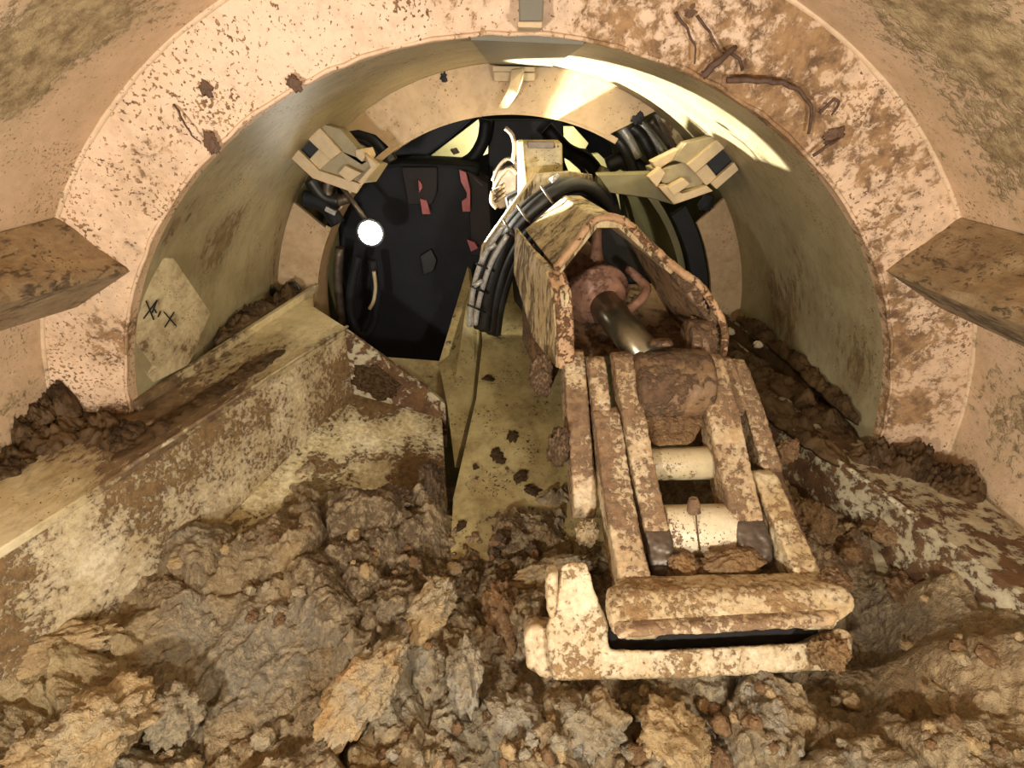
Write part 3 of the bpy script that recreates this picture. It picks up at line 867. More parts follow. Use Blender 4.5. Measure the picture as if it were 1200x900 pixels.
# left cheek, thick plate with a broad front edge
ck = [atY(603, 265, 2.42), atY(622, 292, 2.20), atY(640, 318, 2.0), atY(648, 345, 1.95), atY(651, 385, 1.91), atY(652, 432, 1.87), atY(640, 418, 1.98), atY(624, 396, 2.12), atY(601, 320, 2.36)]
prism('cheek_plate', ck, [p + Vector((x_, 0, 0)) for p, x_ in zip(ck, (0.012, 0.02, 0.05, 0.07, 0.075, 0.075, 0.07, 0.04, 0.012))], 'arm_streak', arm, 0.005)
bm = bmesh.new()
pe = [atY(640, 318, 1.995), atY(649, 345, 1.94), atY(652, 385, 1.90), atY(653, 434, 1.86)]
prism_bm(bm, pe + [p + Vector((0.07, 0, 0)) for p in pe[::-1]], (0, 0.05, 0.0))
link_bm('cheek_edge', bm, 'arm_edge', arm, False, 0.012)
# floor of the head and back closure
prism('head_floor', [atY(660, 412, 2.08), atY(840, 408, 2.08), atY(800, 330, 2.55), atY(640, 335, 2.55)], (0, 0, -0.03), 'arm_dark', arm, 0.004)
prism('boom_box', [atY(625, 262, 2.6), atY(672, 240, 2.6), atY(735, 262, 2.6), atY(775, 330, 2.6), atY(770, 400, 2.6), atY(635, 400, 2.6)], (-0.15, 0.5, 0.05), 'deep_shade', arm, 0.01)  # near-black colour paints in the shade deep inside the head
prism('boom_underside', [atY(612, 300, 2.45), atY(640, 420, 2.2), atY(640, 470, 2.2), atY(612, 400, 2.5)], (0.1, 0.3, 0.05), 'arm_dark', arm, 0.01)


def link_plate(name, path, w, r, mat, r0=None, bevel=0.008, n=NX):
    r0 = r0 or r
    P = [atT(*p) for p in path]
    K = len(P)
    front, back = [], []
    for i in range(K):
        d = (P[min(i + 1, K - 1)] - P[max(i - 1, 0)])
        d = (d - n * d.dot(n)).normalized()
        q = d.cross(n).normalized()
        if q.dot(P[i] - CAM) < 0:
            q = -q
        rr = r0 + (r - r0) * i / (K - 1)
        front.append(P[i])
        back.append(P[i] + q * 2 * rr)
        if i == 0: d0, q0_ = d, q
        if i == K - 1: d1, q1_ = d, q
    S = 8
    end = []
    c = P[-1] + q1_ * r
    for k in range(1, S):
        t = math.pi * k / S
        end.append(c - q1_ * r * math.cos(t) + d1 * r * math.sin(t))
    sta = []
    c = P[0] + q0_ * r0
    for k in range(1, S):
        t = math.pi * k / S
        sta.append(c + q0_ * r0 * math.cos(t) - d0 * r0 * math.sin(t))
    out = front + end + back[::-1] + sta
    bm = bmesh.new()
    prism_bm(bm, [p - n * w / 2 for p in out], n * w)
    return link_bm(name, bm, mat, arm, False, bevel, 3)


link_plate('pivot_ear', [(674, 428, 2.08), (677, 480, 2.02), (682, 540, 1.97), (686, 578, 1.95)], 0.086, 0.10, 'arm')
link_plate('pivot_ear', [(700, 430, 2.03), (706, 478, 1.99)], 0.070, 0.06, 'arm')
link_plate('inner_link', [(733, 426, 2.0), (742, 480, 1.94), (757, 560, 1.85), (778, 655, 1.74)], 0.084, 0.075, 'arm')
link_plate('inner_link', [(834, 428, 1.99), (850, 480, 1.93), (866, 560, 1.84), (886, 640, 1.75)], 0.104, 0.075, 'arm')
link_plate('pivot_ear', [(866, 432, 2.04), (884, 475, 1.99), (906, 545, 1.92)], 0.072, 0.06, 'arm')
link_plate('pivot_ear', [(852, 428, 2.03), (868, 470, 1.99)], 0.06, 0.05, 'arm')
link_plate('stick_bar', [(712, 490, 1.96), (722, 560, 1.86), (734, 630, 1.74), (752, 705, 1.60)], 0.100, 0.08, 'arm', 0.07)
link_plate('stick_bar', [(898, 560, 1.86), (925, 620, 1.75), (962, 700, 1.60)], 0.085, 0.07, 'bucket', 0.05)
link_plate('worn_tip', [(773, 634, 1.757), (778.5, 657, 1.735)], 0.088, 0.077, 'steel')
link_plate('worn_tip', [(881, 620, 1.767), (886.5, 642, 1.745)], 0.108, 0.077, 'steel')
link_plate('rear_link', [(884, 490, 2.0), (905, 545, 1.93), (940, 640, 1.80)], 0.06, 0.05, 'arm_dark')


def ncyl(name, p, half, rad, mat, seg=28, prof=None, n=NX, bevel=0.008):
    pts = [p - n * half, p + n * half] if prof is None else [p + n * half * f for f, _ in prof]
    rad = rad if prof is None else [rad * g for _, g in prof]
    return tube(name, pts, rad, mat, arm, seg, 0, bevel if prof is None else 0)


re_ = ncyl('rod_eye', atT(785, 450, 2.04), 0.145, 0.135, 'arm_dark', 32, [(-1, 0.8), (-0.9, 0.95), (-0.5, 1), (0, 1.03), (0.5, 1.0), (0.9, 0.95), (1, 0.8)])
tube('grease_nipple', [atT(775, 404, 1.98), atT(775, 398, 1.975)], [0.045, 0.035], 'arm_dark', re_, 12)
prism('eye_web', [atT(747, 470, 2.02), atT(826, 470, 2.02), atT(822, 505, 1.97), atT(812, 522, 1.95), atT(768, 524, 1.95), atT(755, 500, 1.98)], (0, 0.12, -0.05), 'clod_brown', arm, 0.015)
ncyl('cross_pin', atT(796, 543, 1.99), 0.13, 0.062, 'cream')
wp = ncyl('white_pin', atT(822, 622, 1.86), 0.135, 0.092, 'pin')
tube('pin_bolt', [atT(813, 600, 1.79), atT(813, 590, 1.78), atT(813, 584, 1.775)], [0.024, 0.021, 0.015], 'arm', wp, 6)
tube('pin_seam', [atT(815, 596, 1.775), atT(817, 620, 1.765), atT(820, 645, 1.77)], 0.003, 'arm_dark', wp, 6)
# piston rod and gland
r_a, r_b = atT(700, 346, 2.36), atT(762, 424, 2.04)
tube('piston_rod', [r_a, r_b], 0.068, 'rod', arm, 24)
dr = (r_b - r_a).normalized()
tube('cylinder_gland', [r_a - dr * 0.35, r_a - dr * 0.03, r_a - dr * 0.03, r_a + dr * 0.015, r_a + dr * 0.02, r_a + dr * 0.06, r_a + dr * 0.06, r_a + dr * 0.07], [0.125, 0.125, 0.145, 0.145, 0.115, 0.11, 0.09, 0.07], 'pinkmetal', arm, 32)
tube('oil_pipe', [atT(700, 262, 2.45), atT(699, 290, 2.40), atT(699, 312, 2.36), atT(701, 330, 2.34)], [0.02, 0.024, 0.04, 0.045], 'pinkmetal', arm, 10, 3)
tube('oil_pipe', [atT(735, 315, 2.42), atT(748, 326, 2.38), atT(758, 338, 2.34), atT(750, 352, 2.30), atT(735, 364, 2.28)], 0.02, 'pinkmetal', arm, 10, 4)
ncyl('wall_boss', atT(818, 400, 2.12), 0.05, 0.09, 'arm_dark')
# digging frame: upper bar
ub = [atT(716, 712, 1.53), atT(738, 694, 1.56), atT(990, 688, 1.56), atT(1004, 698, 1.53), atT(1004, 716, 1.51), atT(985, 732, 1.49), atT(740, 750, 1.47), atT(716, 745, 1.48)]
ubo = prism('upper_bar', ub, (0, 0.10, -0.04), 'bucket', arm, 0.013, False, 3)
prism('bar_lip', [atT(722, 738, 1.475), atT(985, 722, 1.49), atT(978, 736, 1.485), atT(722, 750, 1.465)], (0, 0.10, -0.02), 'arm', ubo, 0.006)
prism('frame_web', [atT(735, 640, 1.86), atT(925, 630, 1.86), atT(975, 700, 1.66), atT(745, 715, 1.64)], (0, 0.02, -0.05), 'clod_dark', arm, 0.004)
# lower frame
T2 = 1.60
lb = [(650, 797), (642, 765), (641, 735), (652, 700), (657, 664), (668, 657), (688, 659), (697, 690), (713, 730), (714, 761), (770, 762), (945, 753), (985, 735), (1000, 742), (1001, 770), (985, 784), (800, 795)]
lfo = prism('lower_frame', [atT(x, y, T2 - 0.0004 * (y - 730)) for x, y in lb], (0, 0.055, -0.085), 'bucket', arm, 0.009, False, 2)
prism('side_finger', [atT(x, y, T2 - 0.01) for x, y in ((640, 680), (645, 671), (655, 674), (653, 710), (651, 728), (643, 726), (640, 705))], (0, 0.06, -0.02), 'bucket', lfo, 0.01)
prism('side_flange', [atT(x, y, T2 + 0.03) for x, y in ((614, 745), (622, 735), (655, 738), (668, 792), (640, 798), (617, 785))], (0, 0.08, -0.04), 'arm', lfo, 0.012)
prism('gap_shade_plate', [atT(x, y, T2 + 0.06) for x, y in ((712, 735), (960, 728), (960, 756), (714, 764))], (0, 0.02, -0.03), 'deep_shade', arm, 0.004)  # dark sheet added to paint the shade in the gap between the bars

# ------------------------------------------------------------------ clay muck
def hsh(ix, iy, s):
    h = (ix.astype(np.int64) * 374761393 + iy.astype(np.int64) * 668265263 + s * 974634777) & 0xFFFFFFFF
    h = ((h ^ (h >> 13)) * 1274126177) & 0xFFFFFFFF
    h = h ^ (h >> 16)
    return (h & 0xFFFFFF) / float(0x1000000)


def gnoise(x, y, s=0):
    ix, iy = np.floor(x), np.floor(y)
    fx, fy = x - ix, y - iy
    ux = fx ** 3 * (fx * (fx * 6 - 15) + 10)
    uy = fy ** 3 * (fy * (fy * 6 - 15) + 10)

    def g(a, b):
        t = hsh(ix + a, iy + b, s) * 2 * math.pi
        return np.cos(t) * (fx - a) + np.sin(t) * (fy - b)
    return ((g(0, 0) * (1 - ux) + g(1, 0) * ux) * (1 - uy) + (g(0, 1) * (1 - ux) + g(1, 1) * ux) * uy) * 1.5


def fbm(x, y, o=5, s=0, gain=0.5):
    r, a = 0, 1.0
    for k in range(o):
        r = r + a * gnoise(x, y, s + k * 7)
        x, y, a = x * 2.03 + 3.1, y * 2.03 - 1.7, a * gain
    return r


def worley(x, y, s=0):
    ix, iy = np.floor(x), np.floor(y)
    f1 = np.full(x.shape, 9.0)
    f2 = np.full(x.shape, 9.0)
    cid = np.zeros(x.shape)
    for a in (-1, 0, 1):
        for b in (-1, 0, 1):
            jx = ix + a + hsh(ix + a, iy + b, s)
            jy = iy + b + hsh(ix + a, iy + b, s + 11)
            d = np.hypot(x - jx, y - jy)
            m = d < f1
            f2 = np.where(m, f1, np.minimum(f2, d))
            cid = np.where(m, hsh(ix + a, iy + b, s + 23), cid)
            f1 = np.where(m, d, f1)
    return f1, f2, cid


ctrl = [(0, 705, -.03), (120, 682, -.13), (240, 645, -.16), (330, 612, -.17), (380, 620, -.13), (430, 595, -.14), (490, 600, -.20), (530, 648, -.37), (640, 645, -.37), (700, 640, -.36), (800, 640, -.32),
        (920, 590, -.16), (990, 605, -.10), (1090, 592, -.02), (1200, 608, .05),
        (60, 760, -.16), (140, 740, -.22), (300, 720, -.30), (450, 690, -.27), (580, 700, -.32), (620, 760, -.30), (690, 830, -.24), (760, 830, -.22), (900, 830, -.22), (1050, 700, -.28), (1150, 700, -.02), (1160, 850, -.04), (1195, 760, .06), (1030, 850, -.30),
        (0, 880, -.16), (90, 870, -.22), (220, 850, -.36), (330, 850, -.38), (440, 850, -.30), (530, 860, -.34), (620, 880, -.28), (800, 890, -.24), (1000, 760, -.34)]
cpw = np.array([list(atZ(x, y, z)) for x, y, z in ctrl])
extra = [(-1.6, 0.3, -.2), (-0.8, 0.3, -.35), (0, 0.3, -.35), (0.8, 0.3, -.3), (1.6, 0.3, -.1), (-0.6, 2.0, -.42), (0, 2.0, -.5), (0.6, 2.0, -.45), (1.0, 2.1, -.3), (-1.2, 1.8, -.35), (1.5, 1.8, -.1), (0.5, 1.5, -0.34), (1.6, 1.12, 0.12), (1.6, 0.8, 0.12), (1.48, 1.2, 0.08), (1.55, 1.0, 0.12)]
cpw = np.vstack([cpw, np.array(extra)])
STEP = 0.0048
gx = np.arange(-1.745, 1.746, STEP)
gy = np.arange(0.35, 2.15, STEP)
X, Y = np.meshgrid(gx, gy)
num = np.zeros_like(X)
den = np.zeros_like(X)
for px_, py_, pz_ in cpw:
    d2 = (X - px_) ** 2 + (Y - py_) ** 2
    wgt = 1.0 / (d2 + 0.006) ** 1.7
    num += wgt * pz_
    den += wgt
Zb = num / den
# regional character: crumbly centre, sheared slope at left, slick slope at right
def bell(cx, cy, rx, ry):
    return np.exp(-(((X - cx) / rx) ** 2 + ((Y - cy) / ry) ** 2))


p_sh = atZ(290, 760, -.3)
p_r = atZ(1080, 790, -.25)
p_c = atZ(430, 660, -.25)
slick = np.clip(bell(p_sh.x, p_sh.y, 0.36, 0.26) + 0.9 * bell(p_r.x, p_r.y, 0.26, 0.34), 0, 1)
wx = X + 0.05 * fbm(X * 3, Y * 3, 4, 3)
wy = Y + 0.05 * fbm(X * 3 + 9, Y * 3 + 4, 4, 5)
Zm = Zb + 0.055 * fbm(X * 2.2, Y * 2.2, 5, 1)
def blocks(x, y, s_, tilt, step_):
    ix, iy = np.floor(x), np.floor(y)
    f1 = np.full(x.shape, 9.0); f2 = np.full(x.shape, 9.0); val = np.zeros(x.shape)
    for a in (-1, 0, 1):
        for b in (-1, 0, 1):
            jx = ix + a + hsh(ix + a, iy + b, s_)
            jy = iy + b + hsh(ix + a, iy + b, s_ + 11)
            dx, dy = x - jx, y - jy
            d = np.maximum(np.abs(dx * 0.8 + dy * 0.6), np.abs(dy * 0.8 - dx * 0.6)) * 0.7 + np.hypot(dx, dy) * 0.4
            v = (hsh(ix + a, iy + b, s_ + 23) - 0.45) * step_ + ((hsh(ix + a, iy + b, s_ + 31) - 0.5) * dx + (hsh(ix + a, iy + b, s_ + 37) - 0.6) * dy) * tilt
            m = d < f1
            f2 = np.where(m, f1, np.minimum(f2, d))
            val = np.where(m, v, val)
            f1 = np.where(m, d, f1)
    edge_ = np.clip((f2 - f1) * 4.0, 0, 1)
    return val * edge_ ** 0.5 - (1 - edge_) ** 2 * step_ * 0.25


chunk = 1.35 * blocks(wx * 3.6, wy * 3.6, 2, 0.11, 0.12)
lump = blocks(wx * 9 + 5, wy * 9, 4, 0.05, 0.055) * (0.4 + 0.6 * np.clip(fbm(X * 2.5, Y * 2.5, 3, 60) * 2 + 0.5, 0, 1))
f1, f2, cid3 = worley(wx * 24, wy * 24 + 3, 6)
cr_mask = np.clip(bell(p_c.x, p_c.y, 0.6, 0.28) + 0.8 * np.clip(fbm(X * 3.1 + 4, Y * 3.1, 3, 70) * 2.2, 0, 1), 0, 1)
crumb = 0.022 * (1 - np.clip(f1 * 1.1, 0, 1) ** 2) * cid3 * cr_mask
rough = 0.024 * fbm(X * 9, Y * 9, 7, 8, 0.62)
# shear grooves running down to the lower right
gu = (X * 0.43 + Y * 0.90) + 0.03 * fbm(X * 3, Y * 3, 3, 30)
gv = (X * 0.90 - Y * 0.43)
groove = 0.045 * fbm(gu * 1.2, gv * 7.0, 4, 40) + 0.010 * fbm(gu * 3, gv * 30, 3, 44)
gu2 = (X * 0.31 + Y * 0.95)
gv2 = (X * 0.95 - Y * 0.31) + 0.03 * fbm(X * 3, Y * 3, 3, 33)
groove2 = 0.045 * fbm(gu2 * 1.2, gv2 * 6.0, 4, 50) + 0.010 * fbm(gu2 * 3, gv2 * 28, 3, 54)
gr = np.where(X < 0.3, groove, groove2)
Z = Zm + (1 - slick) * (chunk + lump + crumb + rough) + slick * (gr + 0.2 * lump + 0.45 * rough + 0.02)
# keep inside the skin and under the plates
maxr = np.sqrt(np.maximum(0.0, (R0 - 0.003) ** 2 - X ** 2))
Z = np.maximum(Z, -maxr)
ny, nx = X.shape
verts = np.stack([X, Y, Z], -1).reshape(-1, 3)
idx = np.arange(nx * ny).reshape(ny, nx)
faces = np.stack([idx[:-1, :-1], idx[:-1, 1:], idx[1:, 1:], idx[1:, :-1]], -1).reshape(-1, 4)
me = bpy.data.meshes.new('clay_muck')
me.vertices.add(len(verts))
me.vertices.foreach_set('co', verts.astype(np.float32).ravel())
me.loops.add(faces.size)
me.loops.foreach_set('vertex_index', faces.astype(np.int32).ravel())
me.polygons.add(len(faces))
me.polygons.foreach_set('loop_start', np.arange(0, faces.size, 4, dtype=np.int32))
me.polygons.foreach_set('loop_total', np.full(len(faces), 4, dtype=np.int32))
me.polygons.foreach_set('use_smooth', np.ones(len(faces), dtype=bool))
me.update()
me.materials.append(M['muck'])
muck = bpy.data.objects.new('clay_muck', me)
COL.objects.link(muck)
tag(muck, 'churned brown and grey clay muck covering the ground in front of the shield', 'muck', kind='stuff')


def ground(x, y):
    j = int(round((x - gx[0]) / STEP)); i = int(round((y - gy[0]) / STEP))
    return float(Z[min(max(i, 0), ny - 1), min(max(j, 0), nx - 1)])


# ------------------------------------------------------------------ clods
def clod_mesh(name, seed, sub=4, blocky=0.5, amp=0.28, lump=0.22):
    bm = bmesh.new()
    bmesh.ops.create_icosphere(bm, subdivisions=sub, radius=1.0)
    rnd = random.Random(seed)
    off = Vector((rnd.uniform(-50, 50), rnd.uniform(-50, 50), rnd.uniform(-50, 50)))
    planes = []
    for k in range(9):
        v = Vector((rnd.gauss(0, 1), rnd.gauss(0, 1), rnd.gauss(0, 1))).normalized()
        planes.append((v, rnd.uniform(0.72, 1.0)))
    for v in bm.verts:
        d = v.co.normalized()
        r = 1.0
        for n_, h in planes:
            c = d.dot(n_)
            if c > 1e-3:
                r = min(r, 1.0 * (1 - blocky) + blocky * h / c) if h / c < 1 else r
        r *= 1 + amp * noise.fractal(d * 1.6 + off, 0.7, 2.1, 5)
        dist = noise.voronoi(d * 2.6 + off)[0]
        r += lump * (0.45 - dist[0])
        dist = noise.voronoi(d * 6.5 + off)[0]
        r += lump * 0.55 * (0.45 - dist[0])
        r += 0.05 * noise.fractal(d * 8 + off, 0.5, 2.2, 4)
        v.co = d * r
    bmesh.ops.recalc_face_normals(bm, faces=bm.faces[:])
    me = bpy.data.meshes.new(name)
    bm.to_mesh(me)
    bm.free()
    for p in me.polygons:
        p.use_smooth = True
    return me


def clod(name, px, py, z, size, rot, seed, mat, label, cat='clay clod', group=None, sub=5, blocky=0.35, lump=0.28, sink=0.3, mesh=None, loc=None):
    me = mesh or clod_mesh(name, seed, sub, blocky, 0.28, lump)
    if not me.materials:
        me.materials.append(M[mat])
    o = bpy.data.objects.new(name, me)
    COL.objects.link(o)
    o.location = loc if loc is not None else atZ(px, py, z)
    o.scale = size
    o.rotation_euler = rot
    return tag(o, label, cat, group)


clod('clay_slab', 428, 805, -.22, (0.085, 0.17, 0.075), (0.25, 0.1, -0.55), 11, 'clod_orange', 'large orange and grey clay slab low in the centre-left foreground')
clod('clay_slab', 505, 715, -.24, (0.07, 0.13, 0.06), (0.2, 0.1, -0.5), 12, 'clod_tan', 'tan clay slab leaning up behind the orange slab')
clod('clay_slab', 650, 672, -.30, (0.18, 0.06, 0.06), (0.1, 0.0, 0.35), 13, 'clod_tan', 'long tan clay slab left of the digging frame upright', blocky=0.7)
clod('clay_slab', 592, 722, -.30, (0.075, 0.14, 0.07), (0.3, 0.2, 0.35), 14, 'clod_brown', 'brown sloping clay slab below the long tan slab')
clod('clay_clod', 545, 790, -.25, (0.055, 0.11, 0.07), (0.4, 0, 0.1), 15, 'clod_grey', 'pointed grey clay clod right of the orange slab')
clod('clay_clod', 120, 850, -.16, (0.13, 0.11, 0.08), (0.1, 0.2, 0.6), 16, 'clod_tan', 'pale crumbly clay clod in the bottom left foreground', lump=0.45)
clod('clay_clod', 205, 838, -.24, (0.075, 0.085, 0.06), (0.3, 0.1, 0.2), 17, 'clod_grey', 'brown clay clod just right of the pale crumbly clod', lump=0.3)
clod('clay_clod', 60, 890, -.16, (0.10, 0.10, 0.07), (0.1, 0.2, 1.2), 18, 'clod_tan', 'pale crumbly clay clod cut off at the bottom left corner', lump=0.45)
clod('clay_slab', 60, 760, -.15, (0.20, 0.07, 0.06), (0.1, 0.15, 0.45), 19, 'clod_tan', 'long tan clay ridge at the left edge below the white splashed beam', blocky=0.7)
clod('clay_clod', 690, 850, -.22, (0.10, 0.09, 0.07), (0.2, 0, 0.3), 20, 'clod_grey', 'grey-tan clay clod below the left corner of the digging frame', lump=0.35)
clod('clay_clod', 605, 850, -.27, (0.08, 0.10, 0.06), (0.2, 0, 0.9), 21, 'clod_grey', 'bluish grey clay clod left of the clod under the frame corner', lump=0.3)
clod('clay_clod', 790, 862, -.20, (0.10, 0.09, 0.06), (0.2, 0.2, 1.3), 22, 'clod_tan', 'tan clay clod at the bottom under the middle of the lower bar', lump=0.35)
clod('clay_clod', 890, 850, -.21, (0.075, 0.09, 0.06), (0.1, 0.4, 0.4), 23, 'clod_grey', 'grey clay clod under the right half of the lower bar', lump=0.35)
clod('clay_clod', 912, 828, -.18, (0.022, 0.03, 0.03), (0.1, 0.4, 0.4), 24, 'clod_rust', 'small orange clay lump under the right half of the lower bar', sub=4)
clod('clay_clod', 1045, 620, -.06, (0.105, 0.075, 0.065), (0.1, 0.1, 0.2), 25, 'clod_rust', 'rust-brown clay boulder right of the digging arm', blocky=0.8, lump=0.12)
clod('clay_clod', 998, 648, -.12, (0.042, 0.036, 0.034), (0.1, 0.1, 0.8), 26, 'clod_rust', 'fist-sized tan stone-like clod in front of the rust-brown boulder', blocky=0.9, lump=0.08, sub=4)
clod('clay_clod', 1120, 628, -.03, (0.10, 0.07, 0.05), (0.1, 0.2, 1.0), 27, 'clod_rust', 'rust-brown clay clod right of the rust-brown boulder', blocky=0.8, lump=0.12)
clod('clay_clod', 1065, 690, -.17, (0.10, 0.07, 0.05), (0.1, 0.3, 0.3), 28, 'clod_brown', 'flat brown clay clod right of the upper bar end', blocky=0.6)
clod('clay_clod', 1130, 835, -.14, (0.075, 0.10, 0.06), (0.1, 0.3, 0.5), 29, 'clod_tan', 'tan clay clod low at the right edge', lump=0.3)
clod('clay_clod', 1150, 690, -.09, (0.09, 0.07, 0.05), (0.2, 0.3, 0.2), 30, 'clod_grey', 'grey-brown clay clod at the right edge under the mud-caked beam', lump=0.3)
clod('clay_clod', 955, 620, -.17, (0.06, 0.12, 0.10), (0.2, 0.0, 0.2), 31, 'clod_rust', 'brown clay bank against the right stick bar', lump=0.25)
clod('clay_clod', 455, 590, -.19, (0.10, 0.08, 0.05), (0.1, 0, 0.5), 32, 'clod_dark', 'dark brown clay heap on the trough floor', lump=0.55)
clod('clay_clod', 505, 570, -.22, (0.06, 0.12, 0.10), (0.1, 0, 0.2), 34, 'clod_dark', 'dark mud bank along the left edge of the chute', lump=0.3)
clod('clay_clod', 206, 660, -.12, (0.026, 0.022, 0.02), (0, 0, 0.3), 35, 'clod_tan', 'single small tan pebble-like clod under the left beam', sub=4, lump=0.1)
clod('clay_clod', 53, 706, -.10, (0.022, 0.02, 0.02), (0, 0, 0.3), 36, 'clod_orange', 'small orange clod at the left edge under the beam', sub=4, lump=0.1)
# mud lodged in the digging frame
clod('mud_lump', 858, 668, 0, (0.10, 0.06, 0.055), (0.3, 0, 0.1), 41, 'clod_rust', 'brown clay lump lodged under the white pin, larger right one', blocky=0.8, lump=0.12, loc=atT(855, 664, 1.72))
clod('mud_lump', 800, 668, 0, (0.065, 0.06, 0.055), (0.3, 0.4, 0.2), 42, 'clod_rust', 'brown clay lump lodged under the white pin, smaller left one', blocky=0.8, lump=0.12, loc=atT(800, 668, 1.74))
clod('mud_lump', 970, 765, 0, (0.055, 0.05, 0.05), (0.3, 0.4, 0.2), 43, 'clod_rust', 'clay lump stuck on the right end of the lower bar', lump=0.4, loc=atT(972, 765, 1.56))
clod('mud_lump', 975, 680, 0, (0.05, 0.04, 0.035), (0.3, 0.4, 0.2), 44, 'clod_brown', 'clay lump at the foot of the right stick bar', lump=0.3, loc=atT(978, 680, 1.62))
clod('mud_lump', 790, 492, 0, (0.12, 0.06, 0.06), (0.5, 0, 0.0), 45, 'clod_brown', 'clay smeared below the rod eye between the links', lump=0.3, loc=atT(786, 494, 2.02))
clod('mud_lump', 632, 440, 0, (0.05, 0.05, 0.10), (0.3, 0, 0.0), 46, 'arm_dark', 'brown mud crust on the outside of the left cheek', lump=0.3, loc=atT(634, 440, 2.12))
clod('mud_lump', 650, 520, 0, (0.045, 0.05, 0.12), (0.35, 0, 0.0), 47, 'arm_dark', 'brown mud crust on the outside of the left pivot ear', lump=0.25, loc=atT(655, 525, 2.04))
clod('mud_lump', 925, 535, 0, (0.04, 0.04, 0.07), (0.3, 0, 0.0), 48, 'clod_brown', 'mud crust behind the right pivot ear', lump=0.35, loc=atT(920, 530, 1.98))
clod('mud_lump', 690, 640, 0, (0.04, 0.04, 0.06), (0.3, 0, 0.0), 49, 'clod_tan', 'pale clay lump behind the left stick bar', lump=0.35, loc=atT(688, 625, 1.86))
# dark mud on the beams
def mud_patch(path, half, hgt, seed, mat, label, nu=90, nv=26):
    """ragged mud smear lying along a path; path = [(x, y, z)], half = half width, hgt = crown height"""
    P = catmull(path, 10)
    L = [0.0]
    for a_, b_ in zip(P, P[1:]):
        L.append(L[-1] + (b_ - a_).length)
    off_ = Vector((seed * 3.7, seed * 1.3, 0))
    bm = bmesh.new()
    rows_ = []
    for i in range(nu + 1):
        f = i / nu
        d_ = f * L[-1]
        k = max(j for j in range(len(L)) if L[j] <= d_ + 1e-9)
        k = min(k, len(P) - 2)
        p = P[k].lerp(P[k + 1], (d_ - L[k]) / max(1e-6, L[k + 1] - L[k]))
        t_ = (P[k + 1] - P[k]).normalized()
        sde = Vector((t_.y, -t_.x, 0)).normalized()
        taper = min(1, f * 7, (1 - f) * 7) ** 0.5
        w_ = half * taper * (1 + 0.5 * noise.fractal(Vector((d_ * 9, seed, 0)), 0.7, 2.1, 4))
        row = []
        for j in range(nv + 1):
            g = j / nv * 2 - 1
            q = p + sde * (g * w_)
            e_ = max(0.0, 1 - g * g)
            z_ = hgt * (e_ ** 0.6) * taper * (0.75 + 0.8 * noise.fractal((q + off_) * 11, 0.6, 2.1, 5) + 0.35 * (0.5 - noise.voronoi((q + off_) * 42)[0][0]) + 0.18 * noise.fractal((q + off_) * 45, 0.5, 2.1, 3))
            row.append(bm.verts.new(q + Vector((0, 0, max(-0.004, z_) if 0 < j < nv else -0.006))))
        rows_.append(row)
    for a_, b_ in zip(rows_, rows_[1:]):
        for j in range(nv):
            bm.faces.new((a_[j], a_[j + 1], b_[j + 1], b_[j]))
    ext = bmesh.ops.extrude_face_region(bm, geom=bm.faces[:])
    for v_ in ext['geom']:
        if isinstance(v_, bmesh.types.BMVert):
            pass
    dn = [v_ for v_ in ext['geom'] if isinstance(v_, bmesh.types.BMVert)]
    bmesh.ops.translate(bm, verts=dn, vec=(0, 0, -0.012))
    o = link_bm('mud_clump', bm, mat, None, True)
    return tag(o, label, 'mud')


mud_patch([(-1.70, 1.30, ZT), (-1.66, 1.52, ZT), (-1.60, 1.66, ZT), (-1.44, 1.62, ZT), (-1.34, 1.50, ZT)], 0.075, 0.06, 51, 'mudclump', 'dark wet mud heap on the left beam end')
mud_patch([(-1.705, 1.50, ZT + 0.03), (-1.68, 1.66, ZT + 0.09), (-1.60, 1.68, ZT + 0.05)], 0.05, 0.07, 52, 'mudclump', 'dark mud smear rising against the left ring')
mud_patch([(1.36, 1.72, ZR + 0.06), (1.50, 1.68, ZR + 0.06), (1.62, 1.60, ZR + 0.06), (1.69, 1.45, ZR + 0.06)], 0.085, 0.085, 53, 'mudclump', 'dark wet mud heap on the right beam end')
mud_patch([(1.33, 1.66, ZR + 0.06), (1.27, 1.90, ZR + 0.055), (1.19, 2.20, ZR + 0.05), (1.10, 2.60, ZR + 0.02), (1.03, 2.95, ZR)], 0.06, 0.05, 54, 'mudclump', 'dark mud fill along the right beam channel')
mud_patch([(1.45, 1.80, ZR + 0.05), (1.40, 2.20, ZR + 0.05), (1.30, 2.70, ZR + 0.02), (1.22, 3.1, ZR)], 0.07, 0.05, 55, 'mudclump', 'dark mud along the foot of the right rail')
mud_patch([(1.455, 1.85, 0.16), (1.46, 2.15, 0.16), (1.455, 2.6, 0.15), (1.42, 3.1, 0.13)], 0.035, 0.05, 56, 'mudclump', 'dark mud ridge between the right rail and the barrel')
mud_patch([(-1.43, 2.35, 0.29), (-1.40, 2.60, 0.30), (-1.36, 2.85, 0.30), (-1.31, 3.15, 0.29)], 0.05, 0.06, 57, 'mudclump', 'dark debris between the left rail and the barrel')
mud_patch([(-1.35, 1.45, ZT), (-1.28, 1.75, ZT), (-1.18, 2.1, ZT), (-1.10, 2.35, ZT)], 0.05, 0.022, 58, 'mudclump', 'thin wet mud smear along the left beam top')
clod('mud_clump', 440, 450, 0, (0.13, 0.014, 0.09), (0.0, 0.5, 0.0), 60, 'mudclump', 'dark mud stuck on the triangular end plate of the trough', cat='mud', lump=0.3, loc=Vector((-0.74, 2.59, -0.06)))

